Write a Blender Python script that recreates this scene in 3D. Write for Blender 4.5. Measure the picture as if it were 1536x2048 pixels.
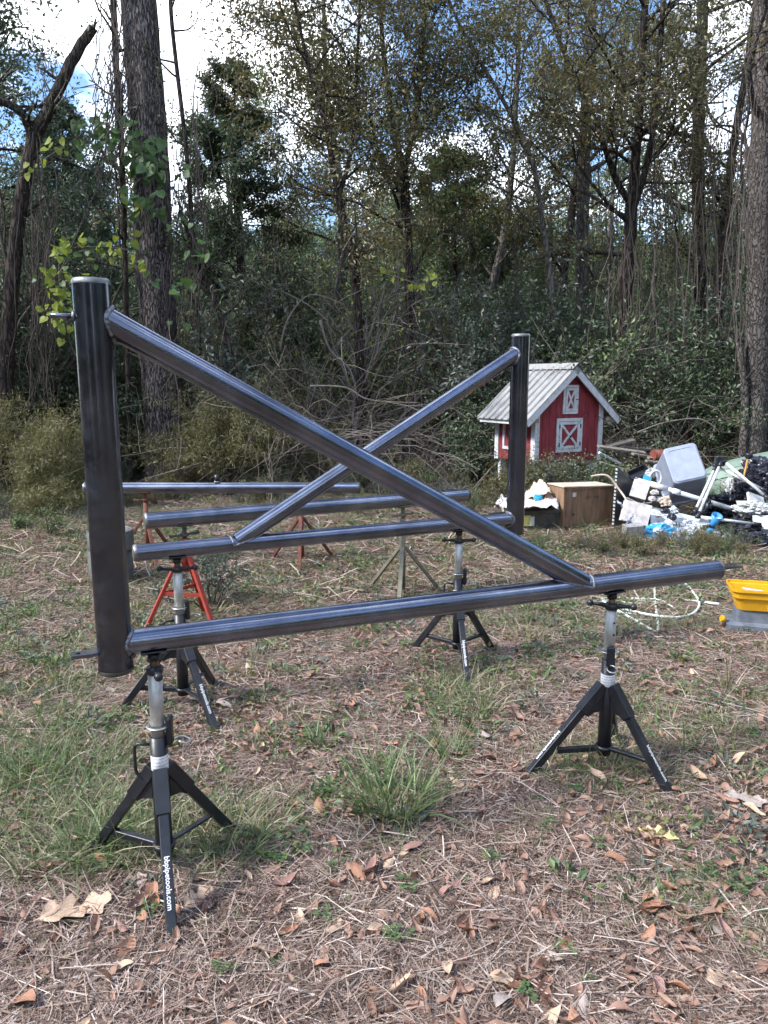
import bpy, bmesh, math, random
import numpy as np
from mathutils import Vector, Matrix, noise

random.seed(7)
R = math.radians
SC = bpy.context.scene
COL = SC.collection
for o in list(bpy.data.objects):
    bpy.data.objects.remove(o)

# ------------------------------------------------------------------ camera
CAM_H, PITCH, FPX = 1.775, R(10), 1500.0
cd = bpy.data.cameras.new('camera')
cam = bpy.data.objects.new('camera', cd)
COL.objects.link(cam)
cd.sensor_fit = 'VERTICAL'
cd.sensor_height = 36
cd.lens = FPX / 2048 * 36
cd.clip_start, cd.clip_end = 0.05, 1000
cam.location = (0, 0, CAM_H)
cam.rotation_euler = (R(90) - PITCH, 0, 0)
SC.camera = cam

# ------------------------------------------------------------------ sky, sun, exposure
SUN_EL, SUN_AZ = 44, -108          # degrees; azimuth from +Y (view direction), negative = left
world = bpy.data.worlds.new('World')
SC.world = world
world.use_nodes = True
wn, wl = world.node_tree.nodes, world.node_tree.links
wn.clear()
w_out = wn.new('ShaderNodeOutputWorld')
w_bg = wn.new('ShaderNodeBackground')
w_bg.inputs['Strength'].default_value = 0.115
w_sky = wn.new('ShaderNodeTexSky')
w_sky.sky_type = 'NISHITA'
w_sky.sun_disc = False
w_sky.sun_elevation = R(SUN_EL)
w_sky.sun_rotation = R(SUN_AZ)
w_sky.ozone_density = 5.0
w_sky.dust_density = 0.0
w_tc = wn.new('ShaderNodeTexCoord')
w_map = wn.new('ShaderNodeMapping')
w_map.inputs['Scale'].default_value = (2.2, 2.2, 4.2)
w_map.inputs['Location'].default_value = (7.5, 4.13, 0.83)
w_no = wn.new('ShaderNodeTexNoise')
w_no.inputs['Scale'].default_value = 1.25
w_no.inputs['Detail'].default_value = 7
w_no.inputs['Roughness'].default_value = 0.55
w_cr = wn.new('ShaderNodeValToRGB')
w_cr.color_ramp.elements[0].position = 0.50
w_cr.color_ramp.elements[1].position = 0.62
w_mix = wn.new('ShaderNodeMix')
w_mix.data_type = 'RGBA'
w_mix.inputs[7].default_value = (11.5, 11.8, 12.4, 1)
wl.new(w_tc.outputs['Generated'], w_map.inputs['Vector'])
wl.new(w_map.outputs[0], w_no.inputs['Vector'])
wl.new(w_no.outputs['Fac'], w_cr.inputs[0])
wl.new(w_cr.outputs[0], w_mix.inputs[0])
wl.new(w_sky.outputs[0], w_mix.inputs[6])
wl.new(w_mix.outputs[2], w_bg.inputs['Color'])
wl.new(w_bg.outputs[0], w_out.inputs[0])

sd = bpy.data.lights.new('sun', 'SUN')
sd.energy = 2.4
sd.angle = R(11)
sd.color = (1.0, 0.96, 0.91)
sun = bpy.data.objects.new('sun', sd)
COL.objects.link(sun)
_sv = Vector((math.sin(R(SUN_AZ)) * math.cos(R(SUN_EL)), math.cos(R(SUN_AZ)) * math.cos(R(SUN_EL)), math.sin(R(SUN_EL))))
sun.rotation_euler = _sv.to_track_quat('Z', 'Y').to_euler()
sun.location = (-6, 6, 12)

SC.view_settings.view_transform = 'Standard'
SC.view_settings.look = 'None'
SC.view_settings.exposure = 1.5
SC.view_settings.gamma = 1
SC.view_settings.use_curve_mapping = False
SC.cycles.use_light_tree = False
SC.cycles.adaptive_threshold = 0.02
SC.cycles.max_bounces = 5
SC.cycles.diffuse_bounces = 2
SC.cycles.glossy_bounces = 2
SC.cycles.transmission_bounces = 2
SC.cycles.transparent_max_bounces = 6


# ------------------------------------------------------------------ pixel helpers (photo pixels, 1536 x 2048)
def ray(px, py):
    cx, cy = (px - 768) / FPX, (1024 - py) / FPX
    c, s = math.cos(PITCH), math.sin(PITCH)
    return Vector((cx, c + cy * s, -s + cy * c))


def at(px, py, Y):
    d = ray(px, py)
    return Vector((0, 0, CAM_H)) + d * (Y / d.y)


def gnd(px, py):
    d = ray(px, py)
    return Vector((0, 0, CAM_H)) + d * (-CAM_H / d.z)


def gh(x, y):
    """height of the ground"""
    x = np.asarray(x, float)
    y = np.asarray(y, float)
    near = np.clip((y - 6.5) / 6, 0, 1)
    h = 0.008 * np.sin(2.1 * x + 0.7) * np.cos(1.7 * y) + 0.006 * np.sin(5.3 * x + 3.1 * y) + 0.004 * np.sin(11 * x - 7 * y)
    return h + near * 0.05 * np.sin(0.9 * x + 1.3) * np.sin(0.7 * y) - 0.006


# ------------------------------------------------------------------ materials
def mat(name, col=(0.5, 0.5, 0.5), rough=0.6, metal=0.0, spec=0.5):
    m = bpy.data.materials.new(name)
    m.use_nodes = True
    b = m.node_tree.nodes['Principled BSDF']
    b.inputs['Base Color'].default_value = (*col, 1)
    b.inputs['Roughness'].default_value = rough
    b.inputs['Metallic'].default_value = metal
    b.inputs['Specular IOR Level'].default_value = spec
    return m


def nd(m, t, **kw):
    n = m.node_tree.nodes.new(t)
    for k, v in kw.items():
        n.inputs[k].default_value = v
    return n


def lk(m, a, b):
    m.node_tree.links.new(a, b)


def ramp(m, fac, stops, interp='LINEAR'):
    r = m.node_tree.nodes.new('ShaderNodeValToRGB')
    r.color_ramp.interpolation = interp
    e = r.color_ramp.elements
    while len(e) < len(stops):
        e.new(0.5)
    for i, (p, c) in enumerate(stops):
        e[i].position = p
        e[i].color = (*c, 1) if len(c) == 3 else c
    lk(m, fac, r.inputs[0])
    return r.outputs[0]


def coords(m, scale=(1, 1, 1), kind='Object'):
    t = m.node_tree.nodes.new('ShaderNodeTexCoord')
    p = m.node_tree.nodes.new('ShaderNodeMapping')
    p.inputs['Scale'].default_value = scale
    lk(m, t.outputs[kind], p.inputs['Vector'])
    return p.outputs[0]


def worn(name, stops, rough=(0.5, 0.7), metal=0.0, scale=6, stretch=(1, 1, 1), bump=0.15, bscale=None, detail=6, kind='Object', bdist=0.01):
    """noise-coloured surface with fine relief"""
    m = mat(name, stops[0][1], rough[0], metal)
    b = m.node_tree.nodes['Principled BSDF']
    v = coords(m, stretch, kind)
    n = nd(m, 'ShaderNodeTexNoise', Scale=scale, Detail=detail, Roughness=0.6)
    lk(m, v, n.inputs['Vector'])
    lk(m, ramp(m, n.outputs['Fac'], stops), b.inputs['Base Color'])
    n2 = nd(m, 'ShaderNodeTexNoise', Scale=bscale or scale * 4, Detail=5, Roughness=0.6)
    lk(m, v, n2.inputs['Vector'])
    mr = nd(m, 'ShaderNodeMapRange')
    mr.inputs['To Min'].default_value, mr.inputs['To Max'].default_value = rough
    lk(m, n2.outputs['Fac'], mr.inputs['Value'])
    lk(m, mr.outputs[0], b.inputs['Roughness'])
    if bump:
        bp = nd(m, 'ShaderNodeBump', Strength=bump, Distance=bdist)
        lk(m, n2.outputs['Fac'], bp.inputs['Height'])
        lk(m, bp.outputs[0], b.inputs['Normal'])
    return m


def leafmat(name, stops, trans=0.35, rough=0.55, gloss=0.12):
    """one colour per leaf, some light coming through"""
    m = mat(name)
    nt = m.node_tree
    nt.nodes.clear()
    out = nt.nodes.new('ShaderNodeOutputMaterial')
    geo = nt.nodes.new('ShaderNodeNewGeometry')
    c = ramp(m, geo.outputs['Random Per Island'], stops)
    df = nt.nodes.new('ShaderNodeBsdfDiffuse')
    tr = nt.nodes.new('ShaderNodeBsdfTranslucent')
    gl = nt.nodes.new('ShaderNodeBsdfGlossy')
    gl.inputs['Roughness'].default_value = rough
    gl.inputs['Color'].default_value = (0.5, 0.5, 0.5, 1)
    m1 = nd(m, 'ShaderNodeMixShader', Fac=trans)
    m2 = nd(m, 'ShaderNodeMixShader', Fac=gloss)
    lk(m, c, df.inputs['Color'])
    lk(m, c, tr.inputs['Color'])
    lk(m, df.outputs[0], m1.inputs[1])
    lk(m, tr.outputs[0], m1.inputs[2])
    lk(m, m1.outputs[0], m2.inputs[1])
    lk(m, gl.outputs[0], m2.inputs[2])
    lk(m, m2.outputs[0], out.inputs[0])
    return m


M = {}


def steel(name, base, rough):
    m = worn(name, [(0.30, (base * .52, base * .57, base * .72)), (0.52, (base * .84, base * .93, base * 1.20)), (0.70, (base * 1.20, base * 1.28, base * 1.50)), (0.80, (base * 2.4, base * 2.4, base * 2.5))],
             rough, 1.0, 3.0, (1.2, 1.2, 1.2), 0.03, 60, bdist=0.001)
    # mill scale: dull brown-black patches that are not bare metal
    b = m.node_tree.nodes['Principled BSDF']
    v = coords(m, (5, 5, 5))
    n = nd(m, 'ShaderNodeTexNoise', Scale=2.2, Detail=8, Roughness=0.7)
    lk(m, v, n.inputs['Vector'])
    f = ramp(m, n.outputs['Fac'], [(0.45, (1.0,) * 3), (0.72, (0.75,) * 3)])
    lk(m, f, b.inputs['Metallic'])
    return m


M['steel'] = steel('steel', 0.25, (0.15, 0.25))
M['steel_post'] = steel('steel_post', 0.14, (0.16, 0.28))
M['weld'] = worn('weld', [(0.35, (0.10, 0.10, 0.11)), (0.6, (0.35, 0.36, 0.40))], (0.3, 0.5), 0.9, 60, bump=0.6, bscale=150)
M['ground_steel'] = worn('ground_steel', [(0.3, (0.16, 0.16, 0.16)), (0.7, (0.38, 0.39, 0.39))], (0.3, 0.5), 0.8, 30, bump=0.1)
M['black_paint'] = worn('black_paint', [(0.3, (0.008, 0.010, 0.014)), (0.66, (0.022, 0.025, 0.033)), (0.74, (0.07, 0.063, 0.055))], (0.30, 0.5), 0, 16, bump=0.05)
M['zinc'] = worn('zinc', [(0.3, (0.42, 0.43, 0.42)), (0.55, (0.56, 0.57, 0.55)), (0.75, (0.40, 0.37, 0.33))], (0.4, 0.6), 0.55, 22, bump=0.05)
M['zinc_bright'] = mat('zinc_bright', (0.6, 0.6, 0.58), 0.3, 0.9)
M['brass_screw'] = worn('brass_screw', [(0.3, (0.12, 0.08, 0.05)), (0.7, (0.25, 0.18, 0.11))], (0.4, 0.6), 0.7, 40)
M['white_print'] = mat('white_print', (0.75, 0.76, 0.78), 0.6)
M['rusty'] = worn('rusty', [(0.3, (0.10, 0.035, 0.025)), (0.55, (0.17, 0.06, 0.04)), (0.75, (0.22, 0.10, 0.07))], (0.7, 0.9), 0, 20, bump=0.3)
M['orange_paint'] = worn('orange_paint', [(0.3, (0.27, 0.035, 0.025)), (0.62, (0.40, 0.055, 0.035)), (0.74, (0.17, 0.05, 0.035))], (0.5, 0.7), 0, 14, bump=0.1)
M['grey_stand'] = worn('grey_stand', [(0.35, (0.13, 0.13, 0.09)), (0.6, (0.22, 0.21, 0.16)), (0.75, (0.13, 0.08, 0.05))], (0.6, 0.8), 0.1, 16, bump=0.15)
M['galv_old'] = worn('galv_old', [(0.3, (0.06, 0.062, 0.055)), (0.7, (0.13, 0.13, 0.12))], (0.5, 0.7), 0.3, 12, bump=0.1)

# label sticker: rows of fine print
m = M['sticker'] = mat('sticker', (0.8, 0.82, 0.85), 0.5)
v = coords(m, (1, 1, 1))
w1 = nd(m, 'ShaderNodeTexWave', Scale=24.0, Distortion=0.0)
w1.bands_direction = 'Z'
lk(m, v, w1.inputs['Vector'])
n1 = nd(m, 'ShaderNodeTexNoise', Scale=260.0, Detail=2)
lk(m, v, n1.inputs['Vector'])
mm = nd(m, 'ShaderNodeMath')
mm.operation = 'MULTIPLY'
lk(m, w1.outputs['Fac'], mm.inputs[0])
lk(m, n1.outputs['Fac'], mm.inputs[1])
lk(m, ramp(m, mm.outputs[0], [(0.40, (0.80, 0.82, 0.85)), (0.52, (0.30, 0.33, 0.40))]), m.node_tree.nodes['Principled BSDF'].inputs['Base Color'])


def bark(name, dark, light, zs=0.18, scale=14, bump=1.0, dist=0.03):
    m = mat(name, light, 0.9, 0, 0.2)
    b = m.node_tree.nodes['Principled BSDF']
    v = coords(m, (1, 1, zs))
    n0 = nd(m, 'ShaderNodeTexNoise', Scale=scale * .5, Detail=4)
    lk(m, v, n0.inputs['Vector'])
    mx = nd(m, 'ShaderNodeMix')
    mx.data_type = 'RGBA'
    mx.inputs[0].default_value = 0.12
    lk(m, v, mx.inputs[6])
    lk(m, n0.outputs['Color'], mx.inputs[7])
    vo = nd(m, 'ShaderNodeTexVoronoi', Scale=scale)
    vo.feature = 'DISTANCE_TO_EDGE'
    lk(m, mx.outputs[2], vo.inputs['Vector'])
    n = nd(m, 'ShaderNodeTexNoise', Scale=scale * 3, Detail=6, Roughness=0.7)
    lk(m, v, n.inputs['Vector'])
    h = nd(m, 'ShaderNodeMath')
    h.operation = 'MULTIPLY_ADD'
    h.inputs[1].default_value = 0.25
    lk(m, n.outputs['Fac'], h.inputs[0])
    r1 = ramp(m, vo.outputs['Distance'], [(0.0, (0, 0, 0)), (0.22, (1, 1, 1))])
    lk(m, r1, h.inputs[2])
    lk(m, ramp(m, h.outputs[0], [(0.1, dark), (0.6, tuple(.5 * (a + c) for a, c in zip(dark, light))), (1.15, light)]), b.inputs['Base Color'])
    bp = nd(m, 'ShaderNodeBump', Strength=bump, Distance=dist)
    lk(m, h.outputs[0], bp.inputs['Height'])
    lk(m, bp.outputs[0], b.inputs['Normal'])
    return m


M['bark_big'] = bark('bark_big', (0.022, 0.019, 0.019), (0.27, 0.24, 0.235), 0.12, 40, 1.0, 0.04)
M['bark_dark'] = bark('bark_dark', (0.012, 0.010, 0.009), (0.075, 0.06, 0.052), 0.2, 22, 0.8, 0.015)
M['bark_grey'] = bark('bark_grey', (0.05, 0.045, 0.04), (0.20, 0.185, 0.17), 0.25, 18, 0.8, 0.015)
M['bark_pale'] = bark('bark_pale', (0.035, 0.029, 0.026), (0.15, 0.135, 0.125), 0.45, 24, 0.8, 0.02)
M['twig'] = worn('twig', [(0.3, (0.04, 0.032, 0.028)), (0.7, (0.12, 0.10, 0.085))], (0.8, 0.9), 0, 3, bump=0)
M['twig_pale'] = worn('twig_pale', [(0.3, (0.11, 0.09, 0.08)), (0.7, (0.27, 0.235, 0.21))], (0.8, 0.9), 0, 2, bump=0)
M['vine'] = worn('vine', [(0.3, (0.05, 0.04, 0.035)), (0.7, (0.15, 0.12, 0.105))], (0.8, 0.9), 0, 3, bump=0)

M['lf_olive'] = leafmat('lf_olive', [(0.0, (0.06, 0.065, 0.022)), (0.35, (0.11, 0.115, 0.034)), (0.62, (0.16, 0.15, 0.04)), (0.84, (0.20, 0.155, 0.06)), (1.0, (0.30, 0.22, 0.045))], 0.45)
M['lf_green'] = leafmat('lf_green', [(0.0, (0.055, 0.10, 0.035)), (0.5, (0.12, 0.195, 0.065)), (0.9, (0.19, 0.27, 0.09)), (1.0, (0.32, 0.32, 0.09))], 0.4)
M['lf_dark'] = leafmat('lf_dark', [(0.0, (0.036, 0.064, 0.034)), (0.5, (0.08, 0.125, 0.062)), (1.0, (0.15, 0.205, 0.10))], 0.25)
M['lf_grey'] = leafmat('lf_grey', [(0.0, (0.05, 0.075, 0.055)), (0.5, (0.085, 0.115, 0.085)), (1.0, (0.14, 0.17, 0.13))], 0.3)
M['lf_cedar'] = leafmat('lf_cedar', [(0.0, (0.035, 0.06, 0.03)), (0.6, (0.065, 0.10, 0.042)), (1.0, (0.11, 0.13, 0.05))], 0.3)
M['lf_feather'] = leafmat('lf_feather', [(0.0, (0.13, 0.14, 0.04)), (0.6, (0.20, 0.20, 0.06)), (1.0, (0.26, 0.23, 0.11))], 0.4)
M['lf_brown'] = leafmat('lf_brown', [(0.0, (0.05, 0.032, 0.024)), (0.6, (0.10, 0.07, 0.05)), (1.0, (0.16, 0.12, 0.07))], 0.3)
M['lf_vine'] = leafmat('lf_vine', [(0.0, (0.06, 0.13, 0.035)), (0.6, (0.09, 0.18, 0.045)), (1.0, (0.14, 0.24, 0.06))], 0.45, gloss=0.08)
M['lf_vine_yellow'] = leafmat('lf_vine_yellow', [(0.0, (0.20, 0.27, 0.04)), (0.7, (0.30, 0.36, 0.05)), (1.0, (0.42, 0.34, 0.05))], 0.5, gloss=0.05)
M['lf_clover'] = leafmat('lf_clover', [(0.0, (0.06, 0.11, 0.05)), (0.5, (0.11, 0.185, 0.075)), (1.0, (0.18, 0.26, 0.09))], 0.4, gloss=0.06)
M['grass'] = leafmat('grass', [(0.0, (0.09, 0.12, 0.045)), (0.4, (0.16, 0.20, 0.08)), (0.65, (0.24, 0.26, 0.13)), (0.82, (0.38, 0.33, 0.21)), (1.0, (0.50, 0.43, 0.32))], 0.3, gloss=0.08)
M['grass_lush'] = leafmat('grass_lush', [(0.0, (0.07, 0.13, 0.045)), (0.5, (0.14, 0.22, 0.075)), (0.85, (0.24, 0.32, 0.14)), (1.0, (0.42, 0.38, 0.24))], 0.35, gloss=0.08)
M['grass_bright'] = leafmat('grass_bright', [(0.0, (0.09, 0.18, 0.05)), (0.6, (0.16, 0.28, 0.08)), (1.0, (0.26, 0.36, 0.12))], 0.4, gloss=0.06)
M['straw'] = leafmat('straw', [(0.0, (0.07, 0.044, 0.034)), (0.3, (0.18, 0.12, 0.092)), (0.6, (0.34, 0.245, 0.20)), (0.85, (0.51, 0.405, 0.345)), (1.0, (0.70, 0.61, 0.54))], 0.15, gloss=0.06)
M['litter'] = leafmat('litter', [(0.0, (0.13, 0.075, 0.06)), (0.3, (0.24, 0.13, 0.095)), (0.6, (0.34, 0.20, 0.145)), (0.85, (0.42, 0.29, 0.22)), (1.0, (0.50, 0.40, 0.33))], 0.2, gloss=0.08)


def deadleaf(name, a, b, c):
    m = mat(name, b, 0.55, 0, 0.4)
    bs = m.node_tree.nodes['Principled BSDF']
    v = coords(m, (1, 1, 1))
    n = nd(m, 'ShaderNodeTexNoise', Scale=38.0, Detail=6, Roughness=0.7)
    lk(m, v, n.inputs['Vector'])
    lk(m, ramp(m, n.outputs['Fac'], [(0.32, a), (0.5, b), (0.68, c)]), bs.inputs['Base Color'])
    bp = nd(m, 'ShaderNodeBump', Strength=0.4, Distance=0.003)
    lk(m, n.outputs['Fac'], bp.inputs['Height'])
    lk(m, bp.outputs[0], bs.inputs['Normal'])
    return m


M['leaf_rust'] = deadleaf('leaf_rust', (0.18, 0.08, 0.05), (0.34, 0.17, 0.105), (0.47, 0.27, 0.18))
M['leaf_mauve'] = deadleaf('leaf_mauve', (0.14, 0.075, 0.065), (0.27, 0.15, 0.125), (0.38, 0.24, 0.20))
M['leaf_tan'] = deadleaf('leaf_tan', (0.36, 0.24, 0.16), (0.52, 0.37, 0.26), (0.62, 0.48, 0.36))
M['leaf_grey'] = deadleaf('leaf_grey', (0.22, 0.18, 0.16), (0.36, 0.30, 0.27), (0.50, 0.44, 0.40))
M['leaf_yellow'] = deadleaf('leaf_yellow', (0.50, 0.36, 0.15), (0.66, 0.50, 0.24), (0.72, 0.58, 0.34))

m = M['ground'] = mat('ground', (0.2, 0.15, 0.12), 0.95, 0, 0.2)
b = m.node_tree.nodes['Principled BSDF']
v = coords(m, (1, 1, 1))
na = nd(m, 'ShaderNodeTexNoise', Scale=1.1, Detail=5, Roughness=0.6)
nb = nd(m, 'ShaderNodeTexNoise', Scale=42.0, Detail=8, Roughness=0.75)
for n in (na, nb):
    lk(m, v, n.inputs['Vector'])
c1 = ramp(m, nb.outputs['Fac'], [(0.32, (0.025, 0.017, 0.014)), (0.48, (0.085, 0.054, 0.044)), (0.60, (0.22, 0.155, 0.13)), (0.75, (0.36, 0.28, 0.24))])
c2 = ramp(m, nb.outputs['Fac'], [(0.32, (0.05, 0.045, 0.028)), (0.5, (0.11, 0.10, 0.055)), (0.7, (0.22, 0.20, 0.12))])
mx = nd(m, 'ShaderNodeMix')
mx.data_type = 'RGBA'
lk(m, ramp(m, na.outputs['Fac'], [(0.45, (0, 0, 0)), (0.62, (1, 1, 1))]), mx.inputs[0])
lk(m, c1, mx.inputs[6])
lk(m, c2, mx.inputs[7])
lk(m, mx.outputs[2], b.inputs['Base Color'])
bp = nd(m, 'ShaderNodeBump', Strength=0.9, Distance=0.015)
lk(m, nb.outputs['Fac'], bp.inputs['Height'])
lk(m, bp.outputs[0], b.inputs['Normal'])


# ------------------------------------------------------------------ mesh helpers
def tag(o, label=None, cat=None, group=None, kind=None):
    if label: o['label'] = label
    if cat: o['category'] = cat
    if group: o['group'] = group
    if kind: o['kind'] = kind
    return o


def thing(name, label, cat, loc=(0, 0, 0), rz=0.0, group=None):
    o = bpy.data.objects.new(name, None)
    o.empty_display_size = 0.1
    COL.objects.link(o)
    o.location = loc
    o.rotation_euler = (0, 0, rz)
    return tag(o, label, cat, group)


def link(name, me, parent=None, loc=(0, 0, 0), rot=(0, 0, 0), sc=None):
    o = bpy.data.objects.new(name, me)
    COL.objects.link(o)
    if parent: o.parent = parent
    o.location = loc
    o.rotation_euler = rot
    if sc is not None: o.scale = (sc, sc, sc) if isinstance(sc, (int, float)) else sc
    return o


def copy_tree(o, parent=None):
    c = o.copy()
    COL.objects.link(c)
    if parent: c.parent = parent
    for ch in list(o.children):
        copy_tree(ch, c)
    return c


class MB:
    """collects shapes and links them as one mesh object"""

    def __init__(self):
        self.v, self.f, self.n, self.sm = [], [], 0, []

    def add(self, vs, fs, smooth=False, mtx=None):
        vs = [Vector(p) for p in vs]
        if mtx is not None: vs = [mtx @ p for p in vs]
        self.v += [tuple(p) for p in vs]
        self.f += [tuple(i + self.n for i in f) for f in fs]
        self.sm += [smooth] * len(fs)
        self.n += len(vs)
        return self

    def box(self, c, s, mtx=None, rot=None, bevel=0.0):
        x, y, z = s[0] / 2, s[1] / 2, s[2] / 2
        bv = min(bevel, x * .9, y * .9, z * .9)
        T = Matrix.Translation(c) @ (rot.to_4x4() if rot is not None else Matrix.Identity(4))
        if mtx is not None: T = mtx @ T
        if bv <= 0:
            vs = [(i * x, j * y, k * z) for i in (-1, 1) for j in (-1, 1) for k in (-1, 1)]
            fs = [(0, 1, 3, 2), (4, 6, 7, 5), (0, 4, 5, 1), (2, 3, 7, 6), (0, 2, 6, 4), (1, 5, 7, 3)]
            return self.add(vs, fs, False, T)
        bm = bmesh.new()
        bmesh.ops.create_cube(bm, size=1)
        bmesh.ops.scale(bm, vec=s, verts=bm.verts)
        bmesh.ops.bevel(bm, geom=bm.edges[:], offset=bv, segments=1, affect='EDGES')
        bm.verts.index_update()
        self.add([v.co.copy() for v in bm.verts], [[v.index for v in f.verts] for f in bm.faces], False, T)
        bm.free()
        return self

    def bar(self, a, b, w, h, up=(0, 0, 1), bevel=0.0, mtx=None):
        """rectangular bar from a to b; w across, h along up"""
        a, b = Vector(a), Vector(b)
        d = (b - a)
        L = d.length
        d.normalize()
        s = d.cross(Vector(up)).normalized()
        u = s.cross(d).normalized()
        rot = Matrix((s, d, u)).transposed()
        return self.box((a + b) / 2, (w, L, h), mtx, rot, bevel)

    def tube(self, pts, r, n=10, caps=True, smooth=True, mtx=None):
        pts = [Vector(p) for p in pts]
        if isinstance(r, (int, float)): r = [r] * len(pts)
        vs, fs = [], []
        t0 = (pts[1] - pts[0]).normalized()
        u = t0.orthogonal().normalized()
        for i, p in enumerate(pts):
            t = (pts[min(i + 1, len(pts) - 1)] - pts[max(i - 1, 0)]).normalized()
            u = (u - t * u.dot(t)).normalized()
            w = t.cross(u)
            for k in range(n):
                a = 2 * math.pi * k / n
                vs.append(p + (u * math.cos(a) + w * math.sin(a)) * r[i])
        for i in range(len(pts) - 1):
            for k in range(n):
                k2 = (k + 1) % n
                fs.append((i * n + k, i * n + k2, (i + 1) * n + k2, (i + 1) * n + k))
        self.add(vs, fs, smooth, mtx)
        if caps:
            base = self.n - len(vs)
            self.f.append(tuple(base + k for k in reversed(range(n))))
            self.f.append(tuple(base + (len(pts) - 1) * n + k for k in range(n)))
            self.sm += [False, False]
        return self

    def lathe(self, prof, n=24, c=(0, 0, 0), mtx=None, smooth=True, axis=None, a0=0.0, a1=2 * math.pi):
        """prof: (radius, height) pairs round z"""
        full = abs(a1 - a0 - 2 * math.pi) < 1e-6
        m_ = n if full else n + 1
        vs, fs = [], []
        for (r, z) in prof:
            for k in range(m_):
                a = a0 + (a1 - a0) * k / n
                vs.append((c[0] + r * math.cos(a), c[1] + r * math.sin(a), c[2] + z))
        for i in range(len(prof) - 1):
            for k in range(n):
                k2 = (k + 1) % m_
                fs.append((i * m_ + k, i * m_ + k2, (i + 1) * m_ + k2, (i + 1) * m_ + k))
        return self.add(vs, fs, smooth, mtx)

    def ball(self, c, r, n=12, mtx=None, sc=(1, 1, 1)):
        prof = [(max(1e-4, math.sin(math.pi * i / 8)), -math.cos(math.pi * i / 8)) for i in range(9)]
        vs, fs = [], []
        for (a, z) in prof:
            for k in range(n):
                t = 2 * math.pi * k / n
                vs.append((c[0] + r * sc[0] * a * math.cos(t), c[1] + r * sc[1] * a * math.sin(t), c[2] + r * sc[2] * z))
        for i in range(8):
            for k in range(n):
                k2 = (k + 1) % n
                fs.append((i * n + k, i * n + k2, (i + 1) * n + k2, (i + 1) * n + k))
        return self.add(vs, fs, True, mtx)

    def prism(self, poly, y0, y1, mtx=None):
        """polygon in x,z extruded along y"""
        n = len(poly)
        vs = [(p[0], y0, p[1]) for p in poly] + [(p[0], y1, p[1]) for p in poly]
        fs = [tuple(range(n)), tuple(reversed(range(n, 2 * n)))]
        fs += [(i, i + n, (i + 1) % n + n, (i + 1) % n) for i in range(n)]
        return self.add(vs, fs, False, mtx)

    def loft(self, rings, cap0=True, cap1=True, smooth=False, mtx=None):
        n = len(rings[0])
        vs = [p for r in rings for p in r]
        fs = []
        for i in range(len(rings) - 1):
            for k in range(n):
                k2 = (k + 1) % n
                fs.append((i * n + k, i * n + k2, (i + 1) * n + k2, (i + 1) * n + k))
        if cap0: fs.append(tuple(reversed(range(n))))
        if cap1: fs.append(tuple(range((len(rings) - 1) * n, len(rings) * n)))
        return self.add(vs, fs, smooth, mtx)

    def mesh(self, name, m):
        me = bpy.data.meshes.new(name)
        me.from_pydata(self.v, [], self.f)
        me.polygons.foreach_set('use_smooth', self.sm)
        if m: me.materials.append(m)
        me.update()
        return me

    def build(self, name, m, parent=None, loc=(0, 0, 0), rot=(0, 0, 0)):
        return link(name, self.mesh(name, m), parent, loc, rot)


def rrect(w, d, r, z, n=4):
    pts = []
    for (cx, cy, a) in ((w / 2 - r, d / 2 - r, 0), (-w / 2 + r, d / 2 - r, 90), (-w / 2 + r, -d / 2 + r, 180), (w / 2 - r, -d / 2 + r, 270)):
        for k in range(n + 1):
            t = R(a + 90 * k / n)
            pts.append((cx + r * math.cos(t), cy + r * math.sin(t), z))
    return pts


def np_mesh(name, verts, quads, m, smooth=False):
    """verts (N,3), quads (F,4)"""
    me = bpy.data.meshes.new(name)
    k = quads.shape[1]
    me.vertices.add(len(verts))
    me.vertices.foreach_set('co', np.ascontiguousarray(verts, np.float32).ravel())
    me.loops.add(quads.size)
    me.loops.foreach_set('vertex_index', np.ascontiguousarray(quads, np.int32).ravel())
    me.polygons.add(len(quads))
    me.polygons.foreach_set('loop_start', np.arange(0, quads.size, k, dtype=np.int32))
    me.polygons.foreach_set('use_smooth', np.full(len(quads), smooth))
    if m: me.materials.append(m)
    me.update(calc_edges=True)
    return me


def unit(a):
    return a / np.maximum(np.linalg.norm(a, axis=-1, keepdims=True), 1e-9)


def leaves_np(rng, P, D, size, wid=0.45, upbias=0.8, var=0.4):
    """folded diamond leaves at P pointing along D"""
    n = len(P)
    s = size * (1 + var * (rng.random((n, 1)) * 2 - 1))
    D = unit(D)
    N = unit(rng.normal(size=(n, 3)) + np.array([0, 0, upbias]))
    S = unit(np.cross(D, N))
    N = np.cross(S, D)
    b = P
    t = P + D * s
    mid = P + D * s * 0.45 + N * s * 0.10
    l = mid - S * s * wid * 0.5
    r = mid + S * s * wid * 0.5
    V = np.stack([b, r, t, l], 1).reshape(-1, 3)
    F = np.arange(4 * n).reshape(n, 4)
    return V, F


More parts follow.
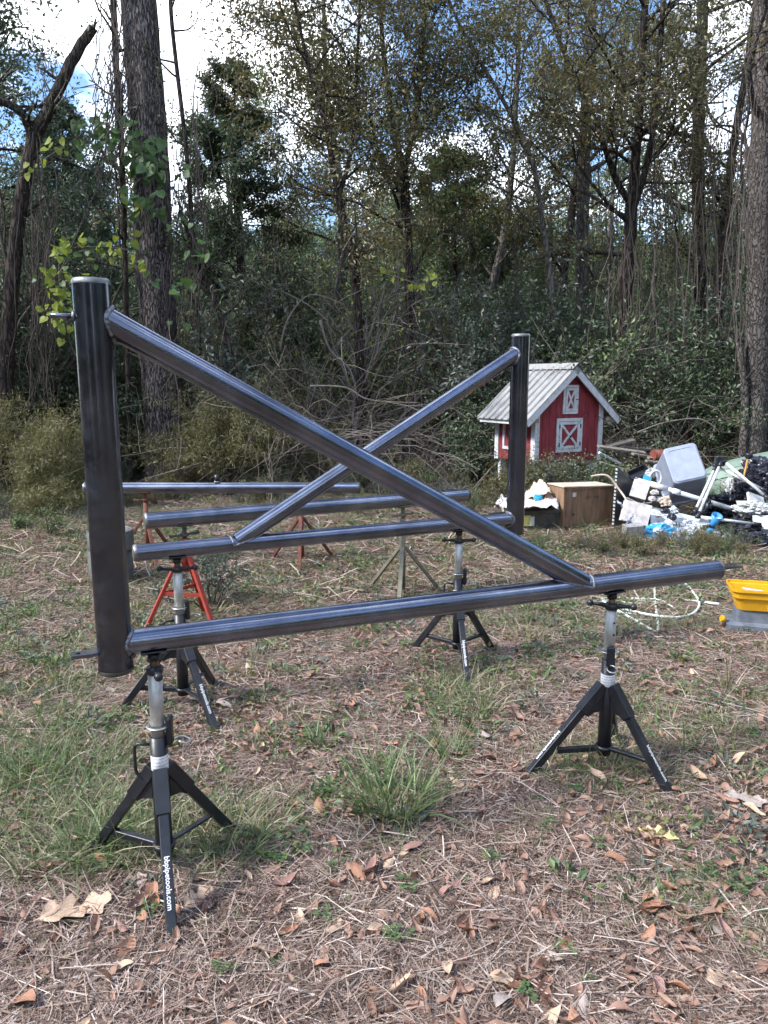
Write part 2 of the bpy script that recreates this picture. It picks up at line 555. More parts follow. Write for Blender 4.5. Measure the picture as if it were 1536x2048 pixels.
def ribbons_np(rng, P, D, L, W, seg=2, bend=0.3, up=None, taper=True):
    """bent strips: P (n,3) start, D (n,3) direction, L (n,) length, W (n,) width"""
    n = len(P)
    D = unit(D)
    B = rng.normal(size=(n, 3)) * bend if up is None else up
    ts = np.linspace(0, 1, seg + 1)
    upv = np.array([0, 0, 1.0])
    S = unit(np.cross(D, upv + rng.normal(size=(n, 3)) * 0.35))
    rows = []
    for t in ts:
        c = P + D * (L * t)[:, None] + B * (L * t * t)[:, None]
        w = W * ((1 - 0.85 * t) if taper else 1.0)
        rows.append(np.stack([c - S * w[:, None] / 2, c + S * w[:, None] / 2], 1))
    V = np.stack(rows, 1).reshape(-1, 3)          # n, seg+1, 2
    base = (np.arange(n) * (seg + 1) * 2)[:, None, None]
    k = (np.arange(seg) * 2)[None, :, None]
    F = (base + k + np.array([0, 1, 3, 2])[None, None, :]).reshape(-1, 4)
    return V, F


class Veg:
    """wood and leaves of one plant"""

    def __init__(self, seed):
        self.rng = np.random.default_rng(seed)
        self.wv, self.wf, self.wn = [], [], 0
        self.tv, self.tf, self.tn = [], [], 0
        self.lp, self.ld = [], []

    def tube(self, pts, rad, sides=5, twig=False):
        pts = np.asarray(pts, float)
        n = len(pts)
        T = unit(np.gradient(pts, axis=0))
        ref = np.array([1.0, 0.13, 0.07]) if abs(T[0][0]) < 0.8 else np.array([0.1, 1.0, 0.1])
        U = unit(np.cross(T, ref))
        W = np.cross(T, U)
        a = np.linspace(0, 2 * np.pi, sides, endpoint=False)
        rad = np.asarray(rad, float)
        V = pts[:, None, :] + (U[:, None, :] * np.cos(a)[None, :, None] + W[:, None, :] * np.sin(a)[None, :, None]) * rad[:, None, None]
        i = np.arange(n - 1)[:, None] * sides
        k = np.arange(sides)[None, :]
        k2 = (k + 1) % sides
        F = np.stack([i + k, i + k2, i + sides + k2, i + sides + k], -1).reshape(-1, 4)
        if twig:
            self.tv.append(V.reshape(-1, 3)); self.tf.append(F + self.tn); self.tn += n * sides
        else:
            self.wv.append(V.reshape(-1, 3)); self.wf.append(F + self.wn); self.wn += n * sides

    def path(self, p, d, L, n, wig, grav):
        rng = self.rng
        pts = [np.asarray(p, float)]
        d = unit(np.asarray(d, float))
        for _ in range(n):
            d = unit(d + rng.normal(size=3) * wig + np.array([0, 0, grav]))
            pts.append(pts[-1] + d * L / n)
        return np.array(pts), d

    def branch(self, p, d, L, r, lvl, maxl, kids=5, lpt=22, wig=0.16, grav=0.05, spread=0.9, leafspread=0.10):
        rng = self.rng
        n = 6 if lvl < maxl else 3
        pts, dd = self.path(p, d, L, n, wig, grav)
        rr = r * np.linspace(1, 0.35, n + 1)
        self.tube(pts, rr, 5 if lvl == 0 else 3, twig=lvl > 0)
        if lvl < maxl:
            k = max(2, int(round(kids * (0.7 + 0.6 * rng.random()))))
            for j in range(k):
                t = 0.28 + 0.72 * (j + rng.random()) / k
                f = t * n
                i = min(int(f), n - 1)
                q = pts[i] + (pts[i + 1] - pts[i]) * (f - i)
                ax = unit(pts[i + 1] - pts[i])
                nd_ = unit(ax + unit(rng.normal(size=3)) * spread)
                self.branch(q, nd_, L * (0.35 + 0.3 * rng.random()), r * 0.45, lvl + 1, maxl, kids, lpt, wig, grav, spread, leafspread)
        if lvl >= maxl - 1:
            m_ = int(lpt * (0.5 + rng.random()) * (1 if lvl == maxl else 0.6))
            if m_ > 0:
                t = rng.random(m_) * n * 0.999
                i = t.astype(int)
                q = pts[i] + (pts[i + 1] - pts[i]) * (t - i)[:, None]
                q = q + rng.normal(size=(m_, 3)) * leafspread
                self.lp.append(q)
                self.ld.append(unit(pts[i + 1] - pts[i]) * 0.6 + rng.normal(size=(m_, 3)) * 0.8 + np.array([0, 0, -0.35]))

    def wood(self, name, m):
        return np_mesh(name, np.concatenate(self.wv), np.concatenate(self.wf), m, True)

    def twigs(self, name, m):
        return np_mesh(name, np.concatenate(self.tv), np.concatenate(self.tf), m, True)

    def leaves(self, name, m, size, wid=0.45, upbias=0.8, keep=1.0):
        P, D = np.concatenate(self.lp), np.concatenate(self.ld)
        if keep < 1:
            k = self.rng.random(len(P)) < keep
            P, D = P[k], D[k]
        V, F = leaves_np(self.rng, P, D, size, wid, upbias)
        return np_mesh(name, V, F, m)


def merge(name, parts):
    """several meshes as one, keeping their materials (for hidden sources of scattered stuff)"""
    vs, fs, mi, mats, n = [], [], [], [], 0
    for me in parts:
        v = np.empty(len(me.vertices) * 3, np.float32)
        me.vertices.foreach_get('co', v)
        f = np.empty(len(me.loops), np.int32)
        me.loops.foreach_get('vertex_index', f)
        vs.append(v.reshape(-1, 3)); fs.append(f.reshape(-1, 4) + n); n += len(v) // 3
        mi.append(np.full(len(me.polygons), len(mats), np.int32)); mats.append(me.materials[0])
    out = np_mesh(name, np.concatenate(vs), np.concatenate(fs), None)
    for mm_ in mats: out.materials.append(mm_)
    out.polygons.foreach_set('material_index', np.concatenate(mi))
    return out


def scatter(name, meshes, P, rz, sc, tilt=None):
    """ONE stuff object: copies of the source meshes at the points P"""
    n = len(P)
    rng = np.random.default_rng(len(name) * 31 + n)
    me = bpy.data.meshes.new(name)
    me.vertices.add(n)
    me.vertices.foreach_set('co', np.ascontiguousarray(P, np.float32).ravel())
    a = me.attributes.new('rot', 'FLOAT_VECTOR', 'POINT')
    rot = np.zeros((n, 3), np.float32)
    rot[:, 2] = rz
    if tilt is not None: rot[:, :2] = tilt
    a.data.foreach_set('vector', rot.ravel())
    a = me.attributes.new('sc', 'FLOAT_VECTOR', 'POINT')
    sc = np.asarray(sc, np.float32)
    if sc.ndim == 1: sc = np.repeat(sc[:, None], 3, 1)
    a.data.foreach_set('vector', np.ascontiguousarray(sc).ravel())
    a = me.attributes.new('pick', 'INT', 'POINT')
    a.data.foreach_set('value', rng.integers(0, len(meshes), n).astype(np.int32))
    o = link(name, me)
    ng = bpy.data.node_groups.new(name, 'GeometryNodeTree')
    ng.interface.new_socket('Geometry', in_out='INPUT', socket_type='NodeSocketGeometry')
    ng.interface.new_socket('Geometry', in_out='OUTPUT', socket_type='NodeSocketGeometry')
    N, L = ng.nodes, ng.links
    gi, go = N.new('NodeGroupInput'), N.new('NodeGroupOutput')
    ip = N.new('GeometryNodeInstanceOnPoints')
    gi2 = N.new('GeometryNodeGeometryToInstance')
    for k, sm in enumerate(meshes):
        so = bpy.data.objects.new(name + '_source', sm)
        oi = N.new('GeometryNodeObjectInfo')
        oi.inputs['Object'].default_value = so
        L.new(oi.outputs['Geometry'], gi2.inputs[0])
    ip.inputs['Pick Instance'].default_value = True

    def att(nm, ty):
        q = N.new('GeometryNodeInputNamedAttribute')
        q.data_type = ty
        q.inputs['Name'].default_value = nm
        return q.outputs[0]
    L.new(gi.outputs[0], ip.inputs['Points'])
    L.new(gi2.outputs[0], ip.inputs['Instance'])
    L.new(att('pick', 'INT'), ip.inputs['Instance Index'])
    e = N.new('FunctionNodeEulerToRotation')
    L.new(att('rot', 'FLOAT_VECTOR'), e.inputs[0])
    L.new(e.outputs[0], ip.inputs['Rotation'])
    L.new(att('sc', 'FLOAT_VECTOR'), ip.inputs['Scale'])
    L.new(ip.outputs[0], go.inputs[0])
    md = o.modifiers.new('scatter', 'NODES')
    md.node_group = ng
    tag(o, kind='stuff')
    return o


# ------------------------------------------------------------------ ground
def axis_steps(lo, hi, a, b, fine, grow=1.25):
    mid = list(np.arange(a, b + 1e-6, fine))
    st, x, out = fine, b, []
    while x < hi:
        st *= grow
        x += st
        out.append(min(x, hi))
    st, x, out2 = fine, a, []
    while x > lo:
        st *= grow
        x -= st
        out2.append(max(x, lo))
    return np.array(out2[::-1] + mid + out)


gx = axis_steps(-160, 160, -6, 6, 0.07)
gy = axis_steps(-120, 220, 1.2, 12, 0.07)
X, Y = np.meshgrid(gx, gy)
rngG = np.random.default_rng(2)
Z = gh(X, Y) + rngG.normal(size=X.shape) * 0.004 * ((np.abs(X) < 6) & (Y > 1.2) & (Y < 12))
V = np.stack([X, Y, Z], -1).reshape(-1, 3)
nx, ny = len(gx), len(gy)
i = np.arange(ny - 1)[:, None] * nx + np.arange(nx - 1)[None, :]
F = np.stack([i, i + 1, i + nx + 1, i + nx], -1).reshape(-1, 4)
tag(link('ground', np_mesh('ground', V, F, M['ground'], True)), 'bare brown clearing floor strewn with straw and leaves', kind='structure')
# ================================================================== woods
UPZ = np.array([0, 0, 1.0])


def px_path(pts, D, base0=True):
    """trunk line through photo pixels at depth D (each entry may carry its own depth)"""
    out = [np.array(at(p[0], p[1], p[2] if len(p) > 2 else D)) for p in pts]
    if base0: out[0][2] = -.05
    return out


def smooth_path(P, n=6):
    return np.array([tuple(v) for v in spline0([Vector(p) for p in P], n)])


def spline0(P_, n):
    out = []
    for i in range(len(P_) - 1):
        a, b_, c, d = P_[max(i - 1, 0)], P_[i], P_[i + 1], P_[min(i + 2, len(P_) - 1)]
        for k in range(n):
            t = k / n
            out.append(0.5 * ((2 * b_) + (c - a) * t + (2 * a - 5 * b_ + 4 * c - d) * t * t + (3 * b_ - a - 3 * c + d) * t ** 3))
    out.append(P_[-1])
    return out


def stem_at(P, t):
    f = t * (len(P) - 1)
    i = min(int(f), len(P) - 2)
    return P[i] + (P[i + 1] - P[i]) * (f - i), unit(P[i + 1] - P[i])


def woods_tree(name, label, stems, bark_, leaf_, seed, limbs=12, ll=(1.4, 2.8), t0=.4, kids=6, lpt=20, lsize=.065, keep=1.0, maxl=2, cat='tree', group=None,
               rise=.35, twigm='twig', wid=.45, sides=10, wig=.16, grav=.04, spread=.9, lsp=.12, rough=.0, limb_r=.3, upbias=.8, crown=True):
    """stems: list of (points, r0, r1); limbs are shared out among them"""
    V_ = Veg(seed)
    r = V_.rng
    base = np.array(stems[0][0][0])
    for si, (pts, r0, r1) in enumerate(stems):
        P = smooth_path(pts, 6) - base
        n = len(P)
        P[1:-1] += r.normal(size=(n - 2, 3)) * r0 * .035
        rad = np.linspace(r0, r1, n)
        if si == 0: rad[:4] *= np.array([1.35, 1.2, 1.1, 1.04])
        V_.tube(P, rad, sides)
        k = max(1, int(limbs * (1 if len(stems) == 1 else (1.2 if si else .5)))) if limbs else 0
        for j in range(k):
            lo = t0 if si == 0 else .12
            t = lo + (1 - lo) * (j + r.random()) / k
            q, ax = stem_at(P, min(t, .999))
            a = r.random() * 6.283
            d = unit(np.array([math.cos(a), math.sin(a), rise + .3 * r.random()]))
            L = ll[0] + (ll[1] - ll[0]) * r.random()
            rr_ = np.interp(t, [0, 1], [r0, r1]) * limb_r + .008
            V_.branch(q, d, L, rr_, 0, maxl, kids, lpt, wig, grav, spread, lsp)
    root = thing(name, label, cat, tuple(base), 0, group)
    link('trunk', V_.wood('trunk', M[bark_]), root)
    if V_.tv: tag(link('twigs', V_.twigs('twigs', M[twigm]), root), kind='stuff')
    if V_.lp and crown: link('crown', V_.leaves('crown', M[leaf_], lsize, wid, upbias, keep), root)
    return root


def ext(pts, dz, dx=0., dy=0.):
    """carry a path on above the picture"""
    p = np.array(pts[-1]) + np.array([dx, dy, dz])
    return pts + [p]


# the big furrowed trunk ------------------------------------------------
p = px_path([(337, 985), (325, 800), (312, 600), (300, 300), (276, 0)], 12.4)
p = ext(ext(p, 3.0, -.2, .2), 3.5, .1, .3)
woods_tree('big_tree', 'thick straight tree trunk with deeply furrowed bark, draped in vines', [(p, .315, .24)], 'bark_big', 'lf_olive', 1, limbs=9, ll=(2.0, 4.0), t0=.70, kids=6, lpt=16, lsize=.075, sides=48, rise=.2)
# snag with broken top, left
p = px_path([(5, 985), (18, 640), (55, 330), (100, 215), (150, 112), (187, 55)], 11.3)
p2_ = [np.array(at(68, 290, 11.3)), np.array(at(40, 222, 11.2)), np.array(at(-40, 190, 11.0))]
woods_tree('snag', 'leaning dead dark trunk broken off at its tip, left of the thick tree', [(p, .115, .062), (p2_, .07, .045)], 'bark_dark', 'lf_dark', 2, limbs=8, ll=(.3, .8), t0=.3, kids=4, lpt=14, maxl=1, lsize=.06)
# forked slim tree in the centre
A_ = px_path([(724, 800), (716, 640), (704, 520), (690, 450), (676, 396)], 13.0)
B1 = [A_[-1], np.array(at(650, 255, 12.8)), np.array(at(612, 110, 12.6)), np.array(at(575, -60, 12.4))]
B2 = [A_[-1], np.array(at(703, 297, 13.1)), np.array(at(713, 148, 13.2)), np.array(at(722, -40, 13.3))]
woods_tree('slim_tree', 'slim tree forked in two above the crossing pipes, small olive leaves', [(A_, .085, .055), (B1, .042, .02), (B2, .045, .02)], 'bark_dark', 'lf_olive', 3, limbs=11, ll=(.9, 2.0), t0=.25, kids=6, lpt=15, lsize=.07, wig=.2, keep=.9)
# second forked tree
A_ = px_path([(826, 930), (822, 700), (815, 500), (808, 350)], 15.0)
B1 = [A_[-1], np.array(at(783, 230, 15)), np.array(at(765, 80, 15)), np.array(at(755, -80, 15))]
B2 = [A_[-1], np.array(at(836, 200, 15)), np.array(at(850, 20, 15)), np.array(at(858, -90, 15))]
B3 = [np.array(at(800, 420, 15)), np.array(at(760, 310, 14.6)), np.array(at(738, 230, 14.2))]
woods_tree('forked_tree', 'dark tree with a Y shaped fork right of the slim forked tree', [(A_, .115, .085), (B1, .06, .03), (B2, .06, .03), (B3, .035, .02)], 'bark_dark', 'lf_olive', 4, limbs=10, ll=(1.0, 2.2), t0=.5, kids=6, lpt=13, lsize=.075, wig=.2)
# thin leaning one
A_ = px_path([(1112, 880), (1108, 640), (1085, 440), (1060, 310), (1000, 190), (930, 70), (880, -40)], 14.0)
woods_tree('leaning_tree', 'thin tree bending up to the left above the coop roof', [(A_, .06, .022)], 'bark_grey', 'lf_olive', 5, limbs=16, ll=(1.0, 2.3), t0=.28, kids=6, lpt=16, lsize=.07, wig=.2)
# tall pale trunk
A_ = ext(px_path([(1168, 880), (1165, 600), (1166, 400), (1174, 180), (1184, -30)], 15.5), 3)
woods_tree('tall_tree', 'tall straight grey trunk rising behind the coop ridge', [(A_, .14, .09)], 'bark_grey', 'lf_olive', 6, limbs=13, ll=(1.2, 2.8), t0=.4, kids=6, lpt=15, lsize=.075)
# dark double trunk
A_ = px_path([(1228, 900), (1246, 660), (1258, 520), (1264, 400)], 13.2)
B1 = [A_[-1], np.array(at(1276, 260, 13.2)), np.array(at(1286, 100, 13.2)), np.array(at(1293, -60, 13.2))]
B2 = [A_[-1] + np.array([.02, 0, -.2]), np.array(at(1300, 300, 13.1)), np.array(at(1318, 130, 13.0)), np.array(at(1330, -60, 13))]
B3 = [np.array(at(1256, 400, 13.2)), np.array(at(1228, 350, 13.1)), np.array(at(1190, 240, 13)), np.array(at(1130, 110, 13)), np.array(at(1090, 0, 13))]
woods_tree('twin_tree', 'dark vine covered tree splitting into several stems right of the coop', [(A_, .13, .10), (B1, .08, .05), (B2, .06, .035), (B3, .055, .03)], 'bark_dark', 'lf_olive', 7, limbs=9, ll=(.9, 2.2), t0=.4, kids=6, lpt=12, lsize=.07)
# right edge trunk and its broken neighbour
A_ = ext(px_path([(1511, 900), (1512, 760), (1516, 560), (1522, 300), (1532, 0)], 11.6), 4)
woods_tree('edge_tree', 'pale blotched trunk at the right edge behind the green shell', [(A_, .185, .13)], 'bark_pale', 'lf_olive', 8, limbs=9, ll=(1.2, 2.6), t0=.42, kids=6, lpt=13, lsize=.07, sides=24)
A_ = px_path([(1488, 900), (1490, 800), (1482, 720), (1477, 672)], 11.5)
woods_tree('stub_tree', 'slim pale broken stem beside the blotched trunk', [(A_, .07, .04)], 'bark_pale', 'lf_brown', 9, limbs=2, ll=(.3, .6), t0=.4, maxl=1, kids=2, lpt=0, crown=False)
# dark leaning stem by the big trunk
A_ = px_path([(468, 985), (486, 830), (455, 680), (418, 570), (395, 520), (360, 420)], 11.9)
woods_tree('crooked_stem', 'crooked dark stem leaning toward the thick trunk from its right', [(A_, .05, .025)], 'bark_dark', 'lf_vine', 10, limbs=7, ll=(.4, .9), t0=.2, kids=3, lpt=5, lsize=.07, maxl=1)
A_ = px_path([(398, 985), (402, 800), (392, 560), (372, 300), (345, 60), (338, -60)], 12.2)
woods_tree('vine_stem', 'dark twisted woody vine climbing along the right side of the thick trunk', [(A_, .04, .03)], 'bark_dark', 'lf_green', 11, limbs=16, ll=(.3, 1.0), t0=.25, kids=4, lpt=5, lsize=.06, maxl=1, cat='vine')
A_ = px_path([(262, 985), (256, 760), (250, 520), (243, 300), (232, 120), (224, -60)], 12.1)
woods_tree('vine_stem', 'dark woody vine hanging along the left side of the thick trunk', [(A_, .035, .05)], 'bark_dark', 'lf_green', 12, limbs=18, ll=(.3, .9), t0=.25, kids=4, lpt=5, lsize=.06, maxl=1, cat='vine')


# evergreen conifers ----------------------------------------------------
def conifer(name, label, x, y, h, r, seed, leaf_='lf_cedar', z0=.15, n=70, fat=.6, size=.11, lpt=26, group=None):
    V_ = Veg(seed)
    rg = V_.rng
    P = np.array([[0, 0, -.05], [.02 * h, 0, .33 * h], [0, .01 * h, .7 * h], [.01 * h, 0, h]])
    V_.tube(smooth_path(P, 4), np.linspace(.045 * h * .35 + .03, .012, 13), 8)
    for j in range(n):
        t = z0 + (1 - z0) * (j + rg.random()) / n
        a = rg.random() * 6.283
        L = r * (1 - t) ** fat * (.6 + .6 * rg.random()) + .12
        d = unit(np.array([math.cos(a), math.sin(a), .25 + .4 * t]))
        V_.branch(np.array([0, 0, t * h]), d, L, .018, 0, 2, 5, lpt, .12, -.01, .7, .06)
    root = thing(name, label, 'tree', (x, y, 0), 0, group)
    link('trunk', V_.wood('trunk', M['bark_dark']), root)
    tag(link('twigs', V_.twigs('twigs', M['twig']), root), kind='stuff')
    link('crown', V_.leaves('crown', M[leaf_], size, .30, .3), root)
    return root


q = at(480, 700, 17.5)
conifer('cedar_tree', 'dense dark green cedar between the thick trunk and the slim tree', q.x, q.y, 8.3, 1.9, 21)
q = at(150, 700, 19)
conifer('cedar_tree', 'blue green cedar in the gap left of the thick trunk', q.x, q.y, 8.0, 1.8, 22, 'lf_dark')
q = at(905, 700, 19)
conifer('cedar_tree', 'green cedar behind the dark Y forked tree', q.x, q.y, 7.0, 2.0, 23, 'lf_green', size=.10)
q = at(1400, 700, 18)
pine = woods_tree('pine_tree', 'tall pine with tufted needles at the upper right', [(ext(px_path([(1392, 880), (1400, 600), (1396, 300), (1404, 60)], 17), 3), .16, .10)], 'bark_dark', 'lf_cedar', 24, limbs=14, ll=(1.4, 2.8), t0=.5, kids=5, lpt=46, lsize=.20, wid=.05, lsp=.05, rise=.1)

# leafy trees filling the canopy -----------------------------------------
canopy = [(-6.75, 12.7, 9.5, 31, 'lf_dark', 'bark_dark', 'dark leaved tree at the far left edge of the clearing', .05, 34, 22), (-9.5, 17, 11, 32, 'lf_olive', 'bark_grey', 'olive leaved tree behind the leaning snag', .3, 14, 16),
          (-1.2, 18.5, 11.5, 33, 'lf_olive', 'bark_grey', 'tall olive tree showing its top above the slim forked tree', .35, 18, 18), (2.2, 18, 10.5, 34, 'lf_olive', 'bark_grey', 'olive tree in the canopy left of the coop', .3, 18, 18),
          (4.6, 19, 12, 35, 'lf_olive', 'bark_dark', 'tall olive tree in the canopy above the coop', .3, 18, 18), (7.4, 16.5, 11.5, 36, 'lf_olive', 'bark_dark', 'leafy tree in the canopy above the rubbish heap', .3, 18, 18),
          (10.5, 17, 11, 37, 'lf_green', 'bark_dark', 'green leaved tree at the far right of the clearing', .15, 22, 18), (6.0, 22, 10, 38, 'lf_green', 'bark_grey', 'green tree far back behind the coop', .15, 20, 18),
          (.6, 23, 9.5, 39, 'lf_green', 'bark_grey', 'green tree far back behind the crossing pipes', .15, 20, 18), (-3.6, 22, 9, 40, 'lf_green', 'bark_grey', 'green tree far back behind the cedar', .12, 20, 18)]
for (x, y, h, sd_, lf, bk, lab, t0, nl, lp) in canopy:
    rg = np.random.default_rng(sd_)
    P = [np.array([x, y, -.05])]
    for k in range(4):
        P.append(P[-1] + np.array([rg.normal() * .22, rg.normal() * .22, h / 4]))
    woods_tree('broadleaf_tree', lab, [(P, .035 + .010 * h, .03)], bk, lf, sd_, limbs=nl, ll=(.9, 2.4), t0=t0, kids=6, lpt=lp, lsize=.085 if lf != 'lf_dark' else .075, wig=.18)

# shrubs that stand out ---------------------------------------------------
def shrub(name, label, x, y, h, w, seed, leaf_, stems=14, lpt=20, size=.06, wid=.45, kids=5, lsp=.06, grav=.02, twigm='twig', keep=1.0, cat='shrub', group=None, maxl=2, upbias=.8, make=True):
    V_ = Veg(seed)
    rg = V_.rng
    for j in range(stems):
        a = rg.random() * 6.283
        q = np.array([math.cos(a) * w * .25 * rg.random(), math.sin(a) * w * .25 * rg.random(), -.03])
        d = unit(np.array([math.cos(a) * w * rg.random(), math.sin(a) * w * rg.random(), h * (.7 + .5 * rg.random())]))
        V_.branch(q, d, h * (.7 + .45 * rg.random()), .006 + .008 * h, 0, maxl, kids, lpt, .17, grav, .8, lsp)
    ms = (V_.wood('stem', M[twigm]), V_.twigs('twigs', M[twigm]), V_.leaves('foliage', M[leaf_], size, wid, upbias, keep) if V_.lp and keep > 0 else None)
    if not make: return [m_ for m_ in ms if m_]
    root = thing(name, label, cat, (x, y, 0), 0, group)
    for nm, me in zip(('stem', 'twigs', 'foliage'), ms):
        if me: tag(link(nm, me, root), kind='stuff' if nm != 'stem' else None)
    return root


for (px, D, h, w, sd_, lab) in ((60, 10.6, 1.15, .62, 51, 'feathery yellow green shrub at the left edge behind the thick post'), (128, 10.2, .62, .42, 52, 'low feathery shrub beside the yellow green one at the left'), (448, 11.6, 1.35, .36, 53, 'feathery drooping olive shrub right in front of the thick trunk'), (548, 11.8, 1.0, .45, 54, 'smaller feathery olive shrub right of the crooked stem')):
    q = at(px, 900, D)
    shrub('feathery_shrub', lab, q.x, q.y, h, w, sd_, 'lf_feather', 12, 46, .075, .10, 6, .05, -.05, 'twig', upbias=.2)
q = at(1035, 900, 13.2)
shrub('grey_shrub', 'grey green bushy shrub behind the slim post', q.x, q.y, 2.6, 1.6, 55, 'lf_grey', 12, 16, .075)
q = at(470, 900, 13.2)
shrub('grey_shrub', 'pale blue green leafy shrub right of the thick trunk', q.x, q.y, 2.6, 1.2, 56, 'lf_grey', 9, 12, .085)
q = at(940, 900, 12.4)
shrub('grey_shrub', 'low grey green shrub left of the coop', q.x, q.y, .9, .8, 57, 'lf_dark', 12, 18, .06)
q = at(760, 900, 12.6)
shrub('sapling', 'sapling with sparse yellow green leaves in front of the slim tree', q.x - .2, q.y, 3.6, 1.3, 58, 'lf_vine_yellow', 5, 5, .075, keep=.6, twigm='twig_pale', cat='sapling')
q = at(1010, 560, 12)
q = at(420, 1190, 5.6)
shrub('small_weed', 'soft grey green weed growing right beside the orange stand', q.x - .02, 5.7, .38, .28, 59, 'lf_grey', 8, 12, .028, .5, 4, .02, cat='weed')
for k, (px, py, h) in enumerate(((100, 1075, .30), (40, 1060, .18), (250, 990, .16))):
    q = gnd(px, py)
    shrub('small_weed', ('upright bright green weed in the bare patch at the left', 'small pale green weed left of the upright green weed', 'little green weed near the thick trunk foot')[k], q.x, q.y, h, .09, 60 + k, 'lf_green', 5, 8, .03, .4, 4, .02, cat='weed')


# climbing vine with big heart shaped leaves ------------------------------
def heart(seed):
    r = np.random.default_rng(seed)
    o = [(0, 0), (.28, -.12), (.46, .08), (.44, .34), (.28, .66), (0, 1.0), (-.28, .66), (-.44, .34), (-.46, .08), (-.28, -.12)]
    mid = [(0, .0, 0), (0, .35, .03), (0, .7, .0)]
    vs = [(x, y, .10 * abs(x) + .10 * (y - .4) ** 2 * -1 + r.normal() * .02) for x, y in o] + mid
    fs = [(0, 1, 2, 11), (2, 3, 11), (3, 4, 12, 11), (4, 5, 12), (5, 6, 12), (6, 7, 11, 12), (7, 8, 11), (8, 9, 0, 11)]
    me = bpy.data.meshes.new('leaf')
    me.from_pydata(vs, [], fs)
    return me


def vine_leaves(label, pts, D, n, jit, size, mats, seed, name='climbing_vine'):
    rg = np.random.default_rng(seed)
    P = [np.array(at(p[0], p[1], (p[2] if len(p) > 2 else D))) for p in pts]
    base = P[0].copy()
    S = smooth_path(P, 6)
    root = thing(name, label, 'vine', tuple(base))
    V_ = Veg(seed)
    V_.tube(S - base, np.linspace(.016, .006, len(S)), 6)
    link('stem', V_.wood('stem', M['vine']), root)
    for k in range(4):
        me = heart(seed * 10 + k)
        me.materials.append(M[mats[k % len(mats)]])
        VL.append(me)
    my = VL[-4:]
    for j in range(n):
        q, ax = stem_at(S, rg.random())
        q = q - base + rg.normal(size=3) * np.array([jit, .18, jit * .9]) + np.array([0, -.12, 0])
        o = link('leaf', my[rg.integers(0, 4)], root, tuple(q), (R(rg.normal() * 28 - 115), R(rg.normal() * 25), rg.normal() * .7), size * (.65 + .7 * rg.random()))


VL = []
vine_leaves('climbing vine with big green heart shaped leaves wrapped round the thick trunk', [(170, 262, 12.0), (225, 285, 11.9), (280, 300, 11.8), (315, 320, 11.8), (318, 360, 11.8), (300, 420, 11.8)], 11.8, 130, .16, .145, ['lf_vine', 'lf_vine', 'lf_green', 'lf_vine'], 71)
vine_leaves('trailing vine of bright yellow green leaves left of the thick trunk above the thick post', [(255, 500, 11.4), (200, 495, 11.2), (135, 500, 11.0), (118, 540, 10.9), (125, 600, 10.9), (135, 650, 10.9)], 11, 120, .11, .10, ['lf_vine_yellow', 'lf_vine', 'lf_vine_yellow', 'lf_vine_yellow'], 72)
vine_leaves('strand of green heart shaped leaves hanging right of the thick trunk', [(372, 440, 11.7), (388, 480, 11.7), (398, 520, 11.7), (385, 575, 11.7), (360, 640, 11.7)], 11.7, 30, .10, .12, ['lf_vine'], 73)
vine_leaves('strand of pale leaves along the left flank of the thick trunk', [(262, 380, 11.8), (270, 430, 11.8), (268, 480, 11.7), (300, 560, 11.7)], 11.7, 24, .08, .11, ['lf_vine', 'lf_vine_yellow'], 74)
vine_leaves('few yellow leaves hanging beside the leaning snag', [(130, 295, 11.2), (95, 315, 11.2), (65, 345, 11.1)], 11.2, 13, .05, .10, ['lf_vine_yellow'], 75)
vine_leaves('thin branch with a few yellow green leaves right of the slim tree', [(760, 545, 12.2), (810, 560, 12.1), (850, 570, 12.0), (862, 545, 12.0)], 12, 14, .06, .10, ['lf_vine_yellow'], 76)

# hanging vines, bare ------------------------------------------------------
rg = np.random.default_rng(90)
HV = Veg(91)


def strand(p0, p1, r_, wob, n=12):
    t = np.linspace(0, 1, n)[:, None]
    P = np.array(p0) * (1 - t) + np.array(p1) * t
    w = np.cumsum(rg.normal(size=(n, 3)) * wob, axis=0)
    w -= t * w[-1] * .7
    HV.tube(P + w * np.array([1, .6, .2]), np.full(n, r_), 3)


q = at(30, 900, 11.9)
shrub('holly_shrub', 'tall dark leaved evergreen shrub at the left edge round the leaning snag', q.x - .35, q.y, 4.6, 1.5, 95, 'lf_dark', 17, 24, .07)
bands = [(1488, 1545, -60, 780, 11.3, 26, .006), (1400, 1520, 150, 820, 13, 60, .006), (1290, 1400, 100, 850, 12.8, 34, .007), (1215, 1290, 300, 880, 12.9, 26, .008), (205, 255, -60, 420, 11.7, 34, .008), (355, 400, 120, 800, 11.9, 24, .007), (40, 120, 260, 900, 11.3, 40, .007), (262, 330, 60, 300, 12.0, 8, .005),
         (80, 120, -40, 230, 11.4, 12, .004), (395, 460, -60, 260, 11.8, 9, .004), (780, 850, 480, 900, 14.2, 30, .008), (900, 1150, 350, 860, 14.5, 40, .006), (470, 760, 380, 850, 13.6, 44, .005), (1150, 1240, 150, 800, 14.4, 26, .006)]
for (xa, xb, ya, yb, D, n, r_) in bands:
    for _ in range(n):
        xs = xa + (xb - xa) * rg.random()
        y0_ = ya + (yb - ya) * .45 * rg.random()
        y1_ = yb - (yb - ya) * .35 * rg.random()
        dd = D + rg.normal() * .25
        strand(at(xs + rg.normal() * 10, y0_, dd), at(xs + rg.normal() * 25, y1_, dd + rg.normal() * .15), r_ * (.6 + .8 * rg.random()), .05)
tag(link('hanging_vines', HV.wood('hanging_vines', M['vine'])), kind='stuff')

